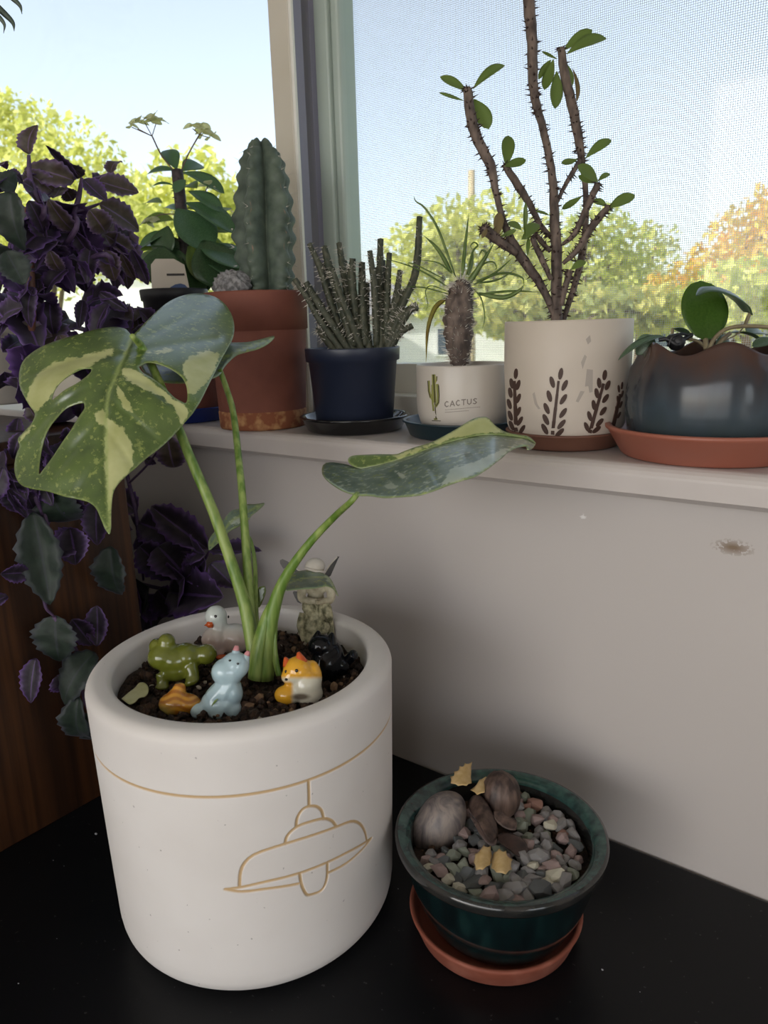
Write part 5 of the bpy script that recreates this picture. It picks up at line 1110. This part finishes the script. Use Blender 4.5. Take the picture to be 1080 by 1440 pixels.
place_leaf(HL['up'], k4(845, 268), k4(832, 30, .006), hy, TOCAM, 1.03)
# arched leaf on its own stalk, curling over the upright one
AP = [k4(1012, 160, -.006), k4(990, 118, -.006), k4(940, 82, -.010), k4(880, 62, -.014), k4(835, 66, -.02), k4(806, 95, -.026)]
S = spline(AP, 18); T = np.gradient(S, axis=0); T /= np.linalg.norm(T, axis=1)[:, None]; sd = FW*.9+UP*.42; V = []; Fc = []
for i in range(18):
    t = i/17; w_ = .0128*math.sin(math.pi*min(1, .08+t*.92)**.8)**.7; n0 = np.cross(sd, T[i]); n0 /= np.linalg.norm(n0)
    for k in range(7): s = -1+k/3; V.append(S[i]+sd*w_*s-n0*abs(s)*w_*.16)
    for k in range(7): s = -1+k/3; V.append(S[i]+sd*w_*s-n0*abs(s)*w_*.16-n0*.0007)
for i in range(17):
    for k in range(6): a = i*14+k; b = a+14; Fc += [(a, a+1, b+1, b), (a+7, b+7, b+8, a+8)]
    for k0 in (0, 6): a = i*14+k0; Fc.append((a, a+14, a+21, a+7) if k0 == 0 else (a, a+7, a+21, a+14))
Fc += [(0, 7, 8, 1), (1, 8, 9, 2), (2, 9, 10, 3), (3, 10, 11, 4), (4, 11, 12, 5), (5, 12, 13, 6)]
mk('leaf', V, Fc, M['hoyab'], hy)
for pts, r_ in (([(1012, 162, -.006), (1000, 190, -.006), (990, 215, -.008)], 7), ([(855, 300, -.01), (880, 255, -.012), (925, 222, -.014), (1000, 212, -.012), (1110, 218, -.01)], 7.5), ([(845, 300, -.004), (843, 262, -.002)], 10), ([(700, 262, -.004), (760, 260, .004), (810, 268, .004), (840, 290, 0)], 6), ([(880, 300, -.008), (905, 265, -.006), (935, 240, 0)], 8), ([(715, 245, .01), (718, 222, .012)], 6), ([(905, 270, -.004), (960, 245, -.004), (1000, 200, -.006)], 2.5)):
    mk('runner', *tube([k4(*q) for q in pts], r_/2.7*dG/F_PX, 8, 14), M['runner'], hy)
for x0, y0, x1, y1, w_, kk, dd, fc in ((690, 252, 500, 275, 50, 'flat', -.01, UP+TOCAM*.5), (640, 248, 588, 318, 62, 'flat', -.004, TOCAM), (720, 222, 800, 232, 30, 'flat', .014, UP), (865, 302, 1100, 268, 50, 'flat', -.02, UP+TOCAM*.5), (940, 238, 1080, 225, 40, 'flat', .012, UP+TOCAM*.3), (1020, 290, 1120, 240, 60, 'flat', -.012, TOCAM+UP), (1000, 240, 1100, 200, 50, 'flat', .02, TOCAM+UP), (660, 300, 640, 330, 20, 'flat', -.01, TOCAM), (880, 290, 960, 235, 36, 'flat', .01, TOCAM)):
    L_ = math.hypot(x1-x0, y1-y0); place_leaf(HL[kk], k4(x0, y0, dd*.5), k4(x1, y1, dd), hy, fc, min(2.2, w_/L_/.42*1.1))
M['twine'] = simple('black_dried_root', (.012, .012, .014), rough=.5)
kn = thing('dried_root_clump', k4(735, 290, -.01), 'black tangled dried clump lying on the wavy pot rim', 'debris')
mk('clump', *join([tube([k4(665, 265, -.012), k4(700, 262, -.014), k4(735, 285, -.016), k4(760, 262, -.01), k4(790, 245, -.006)], .0016, 6, 16), tube([k4(700, 290, -.014), k4(720, 250, -.016), k4(760, 242, -.012), k4(785, 252, -.006)], .0010, 6, 14), ico(k4(732, 275, -.012), (.006, .004, .0055), 2), ico(k4(715, 262, -.012), (.004, .004, .0035), 2)]), M['twine'], kn)
ptq = k4(955, 352, 0); q_ = on_lathe([(0, 0)]+[(p[0]*1.03, p[1]) for p in profG[1:10]], c, zb, *K4([(957, 352)])[0])

# ================================================================== purple velvet plant on the cabinet
def gyn_mat(name, top1, top2, edge, under, trans, tc):
    t = NT(name); at = t.n('ShaderNodeAttribute', attribute_name='paint'); sp_ = t.n('ShaderNodeSeparateColor'); t.l(at.outputs['Color'], sp_.inputs[0])
    col = t.ramp(t.noise(9, 4), [(.35, top1), (.65, top2)]); col = t.mix(sp_.outputs[1], col, under)
    e = t.math('POWER', sp_.outputs[0], 5.0); col = t.mix(t.math('MULTIPLY', e, .75), col, edge)
    mr = t.math('MULTIPLY', t.math('LESS_THAN', sp_.outputs[0], .06), .35); col = t.mix(mr, col, edge)
    p = t.bsdf(col, rough=.55, trans=trans, tcol=tc)
    for n_ in t.t.nodes:
        if n_.type == 'BSDF_PRINCIPLED': n_.inputs['Sheen Weight'].default_value = .15; n_.inputs['Sheen Tint'].default_value = (.6, .5, .8, 1); n_.inputs['Sheen Roughness'].default_value = .4
    return p
M['gynb'] = gyn_mat('velvet_leaf_brown', srgb(58, 50, 40), srgb(80, 68, 54), srgb(146, 116, 176), srgb(66, 44, 84), .2, srgb(110, 90, 50))
M['gynp'] = gyn_mat('velvet_leaf_purple', srgb(34, 27, 36), srgb(50, 40, 52), srgb(126, 88, 166), srgb(58, 38, 80), .12, srgb(90, 50, 90))
M['gyng'] = gyn_mat('velvet_leaf_green', srgb(27, 40, 31), srgb(42, 57, 44), srgb(66, 66, 78), srgb(40, 30, 48), .12, srgb(70, 90, 50))  # green of the lower leaves, their shade put into the darker tone
def gleaf(m, bend, fold, teeth=1, wave=.25, wr=.5, twist=0, shape='ovate'):
    nl, nw = 16, 6; me = leaf_mesh('velvet_leaf', m, wr, shape, bend, fold, nl, nw, .008, teeth, wave, twist)
    n = (nl+1)*(nw+1); C = []
    for side in (0, 1):
        for i in range(nl+1):
            for k in range(nw+1): C.append((abs(-1+2*k/nw), float(side), 0, 1))
    a = me.color_attributes.new('paint', 'FLOAT_COLOR', 'POINT'); a.data.foreach_set('color', np.array(C, np.float32).ravel()); return me
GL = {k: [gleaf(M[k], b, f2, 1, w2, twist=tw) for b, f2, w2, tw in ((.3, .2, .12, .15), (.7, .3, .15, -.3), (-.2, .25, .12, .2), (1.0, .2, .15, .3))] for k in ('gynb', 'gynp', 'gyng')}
gp = onZ(8, 566, CZ); gpx, gpy = gp[0]-.01, gp[1]-.002
gpot = pot('plant_pot', (gpx, gpy), [(0, 0), (.042, 0), (.044, .002), (.055, .085), (.0575, .086), (.0575, .1), (.056, .101), (.053, .101), (.052, .098), (.045, .01), (0, .008)], M['cream'], 'white pot half hidden under the purple plant on the wooden cabinet', CZ, .09, .0525)
stk = thing('wooden_stake', (gpx+.01, gpy, CZ+.09), 'reddish brown wooden stake standing among the purple leaves', 'stake')
kst = onX(44, 330, -.612); mk('rod', *tube([(kst[0]-.008, kst[1]-.006, CZ+.08), kst+np.array([0, 0, .02])], .0035, 10, 6), M['terrad'], stk)
gy = thing('purple_velvet_plant', (gpx, gpy, CZ+.09), 'bushy purple velvet plant with toothed leaves trailing over the wooden cabinet', 'houseplant')
M['gstem'] = simple('purple_stem', srgb(70, 50, 84), srgb(96, 74, 104), 120, .6)
rg = np.random.RandomState(21)
KA = crop(0, 150, 4.696); KL = crop(0, 620, 2.7); KM = crop(0, 840, 5.143)
def up_pt(q, off=0): return onX(q[0], q[1], -.600+off)
def low_pt(q, off=0): return onX(q[0], q[1], CX+.022+off)
def br_pt(q, off=0): return onY(q[0], q[1], .455+off)
def putleaf(kind, b, t, w_, pf, off, K, var=None, face=None):
    qb, qt = K([b])[0], K([t])[0]; L_ = math.hypot(qt[0]-qb[0], qt[1]-qb[1]); wpx = w_/(K([(1, 0)])[0][0]-K([(0, 0)])[0][0])**-1
    me = GL[kind][rg.randint(4) if var is None else var]
    place_leaf(me, pf(qb, off), pf(qt, off+rg.uniform(-.006, .012)), gy, face if face is not None else TOCAM+UP*rg.uniform(-.1, .45)+RT*rg.uniform(-.3, .3), min(1.9, wpx/L_/.42), 'leaf')
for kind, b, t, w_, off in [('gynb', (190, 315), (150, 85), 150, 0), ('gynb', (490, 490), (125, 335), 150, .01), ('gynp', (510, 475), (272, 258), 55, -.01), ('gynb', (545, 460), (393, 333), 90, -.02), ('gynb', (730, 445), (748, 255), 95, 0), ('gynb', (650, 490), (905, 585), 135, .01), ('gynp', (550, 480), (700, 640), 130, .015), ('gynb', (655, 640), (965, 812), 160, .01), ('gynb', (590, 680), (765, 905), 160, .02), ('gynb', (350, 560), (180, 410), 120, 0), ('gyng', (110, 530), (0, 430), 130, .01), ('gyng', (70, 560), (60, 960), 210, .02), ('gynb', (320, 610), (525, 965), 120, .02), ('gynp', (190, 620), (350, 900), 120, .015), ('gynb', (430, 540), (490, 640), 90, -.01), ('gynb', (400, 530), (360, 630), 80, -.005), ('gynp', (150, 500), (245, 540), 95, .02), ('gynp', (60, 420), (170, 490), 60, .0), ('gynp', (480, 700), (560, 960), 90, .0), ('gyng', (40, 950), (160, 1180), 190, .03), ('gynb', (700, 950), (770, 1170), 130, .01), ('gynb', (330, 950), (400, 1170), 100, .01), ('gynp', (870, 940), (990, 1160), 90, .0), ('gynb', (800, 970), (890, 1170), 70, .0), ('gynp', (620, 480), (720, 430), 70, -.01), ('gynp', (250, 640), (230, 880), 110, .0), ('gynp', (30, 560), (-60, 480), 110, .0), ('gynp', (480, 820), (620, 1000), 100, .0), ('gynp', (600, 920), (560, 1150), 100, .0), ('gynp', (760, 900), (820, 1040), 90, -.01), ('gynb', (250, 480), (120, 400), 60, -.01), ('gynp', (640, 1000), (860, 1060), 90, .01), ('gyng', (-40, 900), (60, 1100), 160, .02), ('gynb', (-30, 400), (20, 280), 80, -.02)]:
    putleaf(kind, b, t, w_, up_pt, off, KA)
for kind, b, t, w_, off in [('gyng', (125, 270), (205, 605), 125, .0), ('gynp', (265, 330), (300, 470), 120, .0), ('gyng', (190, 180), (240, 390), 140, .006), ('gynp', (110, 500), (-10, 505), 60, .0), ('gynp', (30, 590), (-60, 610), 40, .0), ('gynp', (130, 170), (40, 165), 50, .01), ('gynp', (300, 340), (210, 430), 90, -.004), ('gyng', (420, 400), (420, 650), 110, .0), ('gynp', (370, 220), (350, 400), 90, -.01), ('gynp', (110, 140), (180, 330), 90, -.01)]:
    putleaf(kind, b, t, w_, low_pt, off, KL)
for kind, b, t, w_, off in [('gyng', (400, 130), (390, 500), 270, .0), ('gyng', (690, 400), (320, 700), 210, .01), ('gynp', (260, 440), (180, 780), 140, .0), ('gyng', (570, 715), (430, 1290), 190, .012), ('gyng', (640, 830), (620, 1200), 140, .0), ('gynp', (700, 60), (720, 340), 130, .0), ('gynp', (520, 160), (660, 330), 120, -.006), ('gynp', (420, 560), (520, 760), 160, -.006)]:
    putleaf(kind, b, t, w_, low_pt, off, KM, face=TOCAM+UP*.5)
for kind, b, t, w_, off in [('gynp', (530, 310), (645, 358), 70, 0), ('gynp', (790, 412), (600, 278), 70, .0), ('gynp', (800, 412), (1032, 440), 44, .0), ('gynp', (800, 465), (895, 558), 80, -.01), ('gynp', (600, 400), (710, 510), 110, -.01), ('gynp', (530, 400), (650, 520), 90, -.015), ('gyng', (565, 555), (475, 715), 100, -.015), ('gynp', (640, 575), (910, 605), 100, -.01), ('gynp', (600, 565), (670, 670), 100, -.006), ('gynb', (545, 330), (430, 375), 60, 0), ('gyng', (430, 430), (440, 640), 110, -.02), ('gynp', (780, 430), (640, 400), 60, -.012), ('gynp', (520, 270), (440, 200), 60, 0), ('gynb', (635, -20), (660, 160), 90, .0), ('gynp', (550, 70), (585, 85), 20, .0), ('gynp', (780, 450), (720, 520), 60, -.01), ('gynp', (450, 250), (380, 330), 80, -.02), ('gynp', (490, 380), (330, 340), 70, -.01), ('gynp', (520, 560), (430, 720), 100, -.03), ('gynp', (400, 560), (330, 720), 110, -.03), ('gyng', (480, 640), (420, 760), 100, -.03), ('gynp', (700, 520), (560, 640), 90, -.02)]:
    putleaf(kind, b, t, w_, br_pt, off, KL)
# inner mass of darker leaves
poly = np.array([(0, 300), (60, 260), (120, 280), (170, 330), (200, 400), (215, 440), (190, 480), (150, 520), (130, 560), (90, 600), (0, 640)])
n_in = 0
while n_in < 78:
    x, y = rg.uniform(-20, 215), rg.uniform(260, 660)
    if not inside(poly, np.array(x), np.array(y)): continue
    a = rg.uniform(.1, math.pi-.1) if rg.rand() < .85 else rg.uniform(-1, 0); L_ = rg.uniform(32, 58); n_in += 1
    p0 = up_pt((x, y), rg.uniform(-.06, .01)); p1 = up_pt((x+L_*math.cos(a), y+L_*math.sin(a)), rg.uniform(-.05, .02))
    place_leaf(GL['gynp' if rg.rand() < .8 else 'gynb'][rg.randint(4)], p0, p1, gy, TOCAM+UP*rg.uniform(-.2, .9)+RT*rg.uniform(-.6, .6), rg.uniform(.8, 1.3), 'leaf')
for _ in range(26):
    x, y = rg.uniform(-10, 120), rg.uniform(600, 700); p0 = low_pt((x, y), rg.uniform(-.01, .012)); L_ = rg.uniform(36, 60); a = rg.uniform(.6, 2.5)
    place_leaf(GL['gynp'][rg.randint(4)], p0, low_pt((x+L_*math.cos(a), y+L_*math.sin(a)), rg.uniform(-.004, .02)), gy, TOCAM+UP*rg.uniform(0, .8)+RT*rg.uniform(-.6, .6), rg.uniform(.8, 1.2), 'leaf')
root = np.array([gpx, gpy, CZ+.09])
def gstem(pts, r_=.0022): mk('stem', *tube(pts, [r_*1.1]+[r_]*(len(pts)-2)+[r_*.6], 7, 20), M['gstem'], gy)
A_ = lambda x, y, o=0: up_pt(KA([(x, y)])[0], o); B_ = lambda x, y, o=0: br_pt(KL([(x, y)])[0], o); L__ = lambda x, y, o=0: low_pt(KL([(x, y)])[0], o); M__ = lambda x, y, o=0: low_pt(KM([(x, y)])[0], o)
gstem([root, A_(440, 900), A_(490, 700), A_(520, 600), A_(540, 470)]); gstem([root, A_(250, 800), A_(260, 640), A_(200, 480), A_(190, 320)]); gstem([A_(500, 690), A_(580, 670), A_(660, 640)], .0016); gstem([A_(530, 520), A_(620, 480), A_(730, 440)], .0016)
gstem([root, A_(100, 800), A_(90, 600), A_(60, 500)]); gstem([root, A_(600, 1000), A_(760, 1100), A_(820, 1180)]); gstem([root, up_pt((150, 470)), up_pt((170, 560)), B_(470, 60), B_(490, 160), B_(515, 270), B_(530, 400), B_(545, 530)])
gstem([B_(540, 545), B_(640, 560), B_(740, 510), B_(795, 420)], .002); gstem([B_(525, 350), B_(620, 410), B_(780, 430)], .0016); gstem([root, up_pt((60, 560)), L__(130, 150), L__(160, 280)]); gstem([L__(130, 150), L__(190, 380), M__(320, 20), M__(390, 140)], .0014); gstem([M__(390, 140), M__(560, 400), M__(600, 700), M__(640, 830)], .0014)
gstem([B_(490, 160), B_(560, 90), B_(640, -20)], .0012)
# thin curling leaf tips of a plant hung above the cabinet (only the tips reach into view)
hp = thing('hanging_air_plant', onX(-60, -40, -.60), 'narrow curling grey-green leaf tips hanging in from a plant above', 'houseplant')
M['airleaf'] = leafmat('grey_green_strap', srgb(92, 104, 92), srgb(120, 132, 118), trans=.2)
def hx_(x, y, o=0): return onX(x, y, -.60+o)
for pts, w_ in (([(-60, -40), (-10, -30), (15, -5), (28, 8), (31, 20)], 4), ([(-60, -40), (-20, -5), (5, 18), (18, 32), (20, 44)], 4.5), ([(-60, -40), (-25, 0), (-5, 20), (6, 34), (5, 47)], 3.5), ([(-60, -40), (-50, 10), (-30, 50), (-20, 70)], 5), ([(-60, -40), (-80, 10), (-110, 40)], 5), ([(-60, -40), (-40, -70), (-10, -90)], 5)):
    blade('leaf', [hx_(x, y, .004*k) for k, (x, y) in enumerate(pts)], w_*.6/F_PX, M['airleaf'], hp)
b0 = hx_(-60, -40); mk('root_ball', *ico(b0, (.012, .012, .01), 2), M['stembrown'], hp); mk('hanging_cord', *tube([b0+np.array([0, 0, .005]), (b0[0], b0[1], ZC)], .0008, 5, 3), M['stalk'], hp)

# ================================================================== outdoors
ZG = -2.3
def grass_mat():
    t = NT('sunlit_lawn'); return t.bsdf(t.ramp(t.noise(.8, 5), [(.3, srgb(120, 140, 60)), (.7, srgb(170, 172, 96))]), rough=.9)
M['lawn'] = grass_mat()
o = mk('lawn', *box(-70, 60, .9, 90, ZG-.2, ZG), M['lawn'], smooth=False); tag(o, 'sunlit grass and pale street beyond the window', kind='structure')
M['bark'] = simple('tree_bark', srgb(86, 70, 56), srgb(112, 96, 80), 8, .9)
def foliage(name, c1, c2, c3, tc):
    t = NT(name); g = t.n('ShaderNodeNewGeometry'); col = t.ramp(g.outputs['Random Per Island'], [(.1, c1), (.5, c2), (.95, c3)])
    return t.bsdf(col, rough=.6, trans=.45, tcol=col)
M['fo_y'] = foliage('lime_foliage', srgb(182, 188, 84), srgb(212, 214, 112), srgb(232, 230, 146), None)
M['fo_g'] = foliage('mid_green_foliage', srgb(170, 184, 92), srgb(202, 206, 106), srgb(222, 220, 134), None)
M['fo_o'] = foliage('autumn_foliage', srgb(198, 180, 84), srgb(222, 200, 92), srgb(232, 176, 92), None)
M['fo_b'] = foliage('grey_green_foliage', srgb(168, 176, 118), srgb(196, 198, 124), srgb(222, 212, 128), None)
def tree(label, px, dist, blobs, m, n, size, seed):
    """blobs: (dx px, y px, rx px, ry px) crown lumps in the picture at this distance"""
    rs_ = np.random.RandomState(seed); k = dist/F_PX; base = P(px, 459, dist); base[2] = ZG
    t_ = thing('tree', base, label, 'tree', None)
    cs = [(P(px+b[0], b[1], dist+rs_.uniform(-1, 1)*b[2]*k*.6), b[2]*k, b[3]*k) for b in blobs]
    wts = np.array([c_[1]*c_[2] for c_ in cs]); wts /= wts.sum(); V = []; Fc = []
    for _ in range(n):
        c_, rx, ry = cs[rs_.choice(len(cs), p=wts)]; d_ = rs_.normal(size=3); d_ /= np.linalg.norm(d_); r_ = rs_.rand()**.45
        p = c_+RT*d_[0]*rx*r_+np.array([0, 0, 1])*d_[2]*ry*r_+FW*d_[1]*rx*r_
        a = rs_.normal(size=3); a /= np.linalg.norm(a); b = np.cross(a, rs_.normal(size=3)); b /= np.linalg.norm(b); s = size*rs_.uniform(.6, 1.4)
        i = len(V); V += [p-a*s, p-b*s*.5, p+a*s, p+b*s*.5]; Fc.append((i, i+1, i+2, i+3))
    o = mk('crown', V, Fc, m, t_, smooth=False)
    top = min(b[1] for b in blobs); tp = P(px, (top+459)/2, dist)
    mk('trunk', *tube([base, base*.6+tp*.4+np.array([.1, 0, 0]), tp], [dist*.011, dist*.008, dist*.004], 8, 10), M['bark'], t_)
    for b in blobs[:4]: q = P(px+b[0], b[1], dist); mk('branch', *tube([base*.45+tp*.55, (tp+q)/2, q], [dist*.004, dist*.003, dist*.0015], 6, 6), M['bark'], t_)
tree('lime yellow tree seen through the window behind the purple plant', 60, 11, [(-80, 240, 110, 90), (-20, 200, 70, 60), (40, 235, 80, 60), (90, 300, 80, 70), (-30, 330, 130, 80), (140, 340, 70, 50), (-60, 160, 50, 25)], M['fo_y'], 9000, .055, 1)
tree('pale lime tree behind the columnar cactus', 270, 15, [(-60, 290, 60, 50), (0, 260, 60, 50), (50, 290, 50, 40), (-20, 350, 90, 60), (60, 350, 60, 50)], M['fo_y'], 3000, .10, 2)
tree('round yellow-green tree behind the spiny trunk plant', 650, 16, [(-60, 370, 60, 60), (-10, 340, 60, 60), (50, 330, 60, 55), (90, 380, 60, 60), (0, 410, 90, 50), (60, 430, 80, 40)], M['fo_y'], 4600, .10, 3)
tree('grey-green tree behind the tall thorny succulent', 815, 23, [(-40, 360, 60, 55), (20, 345, 55, 60), (60, 370, 60, 55), (0, 420, 100, 45)], M['fo_g'], 3600, .12, 4)
tree('olive tree with thin upper twigs between sprig pot and oval leaves', 900, 30, [(0, 375, 55, 40), (30, 340, 30, 22), (-30, 420, 80, 45), (60, 420, 60, 40), (10, 325, 15, 15)], M['fo_b'], 2600, .11, 5)
tree('orange-tinged autumn tree at the edge of the window screen', 1050, 18, [(0, 330, 60, 45), (40, 295, 50, 40), (-40, 375, 60, 40), (20, 400, 90, 55), (70, 340, 70, 70), (-90, 410, 60, 40)], M['fo_o'], 4200, .10, 6)
tree('dense green bush low behind the thick oval leaves', 1010, 12, [(30, 420, 80, 50), (-40, 440, 70, 35), (90, 430, 60, 50)], M['fo_g'], 2200, .09, 7)
tree('low mixed bush behind the sprig pot', 760, 12, [(-40, 440, 70, 35), (60, 440, 80, 35), (140, 440, 60, 35)], M['fo_b'], 2200, .10, 8)
tree('green tree far left beyond the hanging leaf tips', -190, 17, [(0, 250, 120, 90), (80, 300, 90, 90), (-80, 300, 120, 90)], M['fo_g'], 2600, .10, 9)
tree('pale green tree standing right of the orange-tinged tree', 1260, 26, [(0, 300, 110, 80), (60, 380, 110, 80), (-60, 390, 90, 70)], M['fo_g'], 2600, .11, 10)
pole = thing('utility_pole', (lambda q: (q[0], q[1], ZG))(P(663, 459, 22)), 'tan wooden utility pole rising before the round tree', 'pole')
pb_ = P(663, 459, 22); pt_ = P(663, 240, 22); mk('shaft', *tube([(pb_[0], pb_[1], ZG), (pt_[0], pt_[1], pt_[2])], [.12, .1], 12, 6), simple('pole_wood', srgb(168, 152, 120), srgb(186, 170, 138), 3, .9), pole)
M['siding'] = simple('white_siding', srgb(226, 226, 224), srgb(234, 234, 232), 2, .7); M['roofg'] = simple('grey_shingles', srgb(128, 126, 128), srgb(150, 148, 150), 6, .9); M['wpane'] = simple('dark_window_glass', srgb(70, 84, 100), rough=.1)
def house(label, px0, px1, pyt, dist):
    a, b = P(px0, 459, dist), P(px1, 459, dist); zt = P((px0+px1)/2, pyt, dist)[2]; d_ = (b-a); d_[2] = 0; L_ = np.linalg.norm(d_); d_ /= L_; n_ = np.array([-d_[1], d_[0], 0]); D_ = 7.0
    h = thing('house', ((a+b)/2*np.array([1, 1, 0])+np.array([0, 0, ZG])), label, 'building'); a = a.copy(); a[2] = ZG; hh = zt-ZG
    def bx(u0, u1, v0, v1, w0, w1): return np.array([a+d_*u+n_*v+np.array([0, 0, w]) for w in (w0, w1) for u, v in ((u0, v0), (u1, v0), (u1, v1), (u0, v1))]), [(0, 3, 2, 1), (4, 5, 6, 7), (0, 1, 5, 4), (1, 2, 6, 5), (2, 3, 7, 6), (3, 0, 4, 7)]
    mk('wall', *bx(0, L_, 0, D_, 0, hh), M['siding'], h, smooth=False)
    V = [a+d_*u+n_*v+np.array([0, 0, w]) for u in (-.3, L_+.3) for v, w in ((-.4, hh-.05), (D_/2, hh+1.5), (D_+.4, hh-.05))]; mk('roof', V, [(0, 1, 2), (5, 4, 3), (0, 3, 4, 1), (1, 4, 5, 2), (2, 5, 3, 0)], M['roofg'], h, smooth=False)
    u = 1.0
    while u < L_-1.6: wf = mk('window', *bx(u, u+1.1, -.06, .02, hh*.45, hh*.45+1.2), M['siding'], h, smooth=False); mk('pane', *bx(u+.1, u+1.0, -.08, -.05, hh*.45+.1, hh*.45+1.1), M['wpane'], wf, smooth=False); u += 2.8
house('white sided house low behind the trees and the printed pot', 480, 730, 440, 30); house('white sided house behind the purple plant', -120, 340, 372, 24); house('pale house at the far right behind the bushes', 880, 1000, 440, 34)

# ---- a few pale flecks of debris lying on the black table
M['fleck'] = simple('pale_fleck', srgb(150, 150, 156), srgb(180, 180, 186), 300, .7)
for k, (px_, py_, r_) in enumerate(((135, 1173, .0016), (75, 1210, .0006), (90, 1218, .0005), (26, 1383, .0006), (847, 1364, .0008), (80, 1320, .0004), (560, 1250, .0005), (900, 1395, .0004))):
    p_ = onZ(px_, py_, .0003); v_, f_ = ico((0, 0, 0), 1, 1); v_ = v_*np.array([r_, r_*.7, r_*.4])*(1+.4*(nrs.rand(len(v_), 1)-.5)); v_ = v_-np.array([0, 0, v_[:, 2].min()])+np.array([p_[0], p_[1], .0002])
    tag(mk('debris_fleck', v_, f_, M['fleck'], smooth=False), 'larger pale flake lying beside the white planter' if k == 0 else 'tiny pale fleck lying on the black table', 'debris', None if k == 0 else 'pale flecks on the black table')
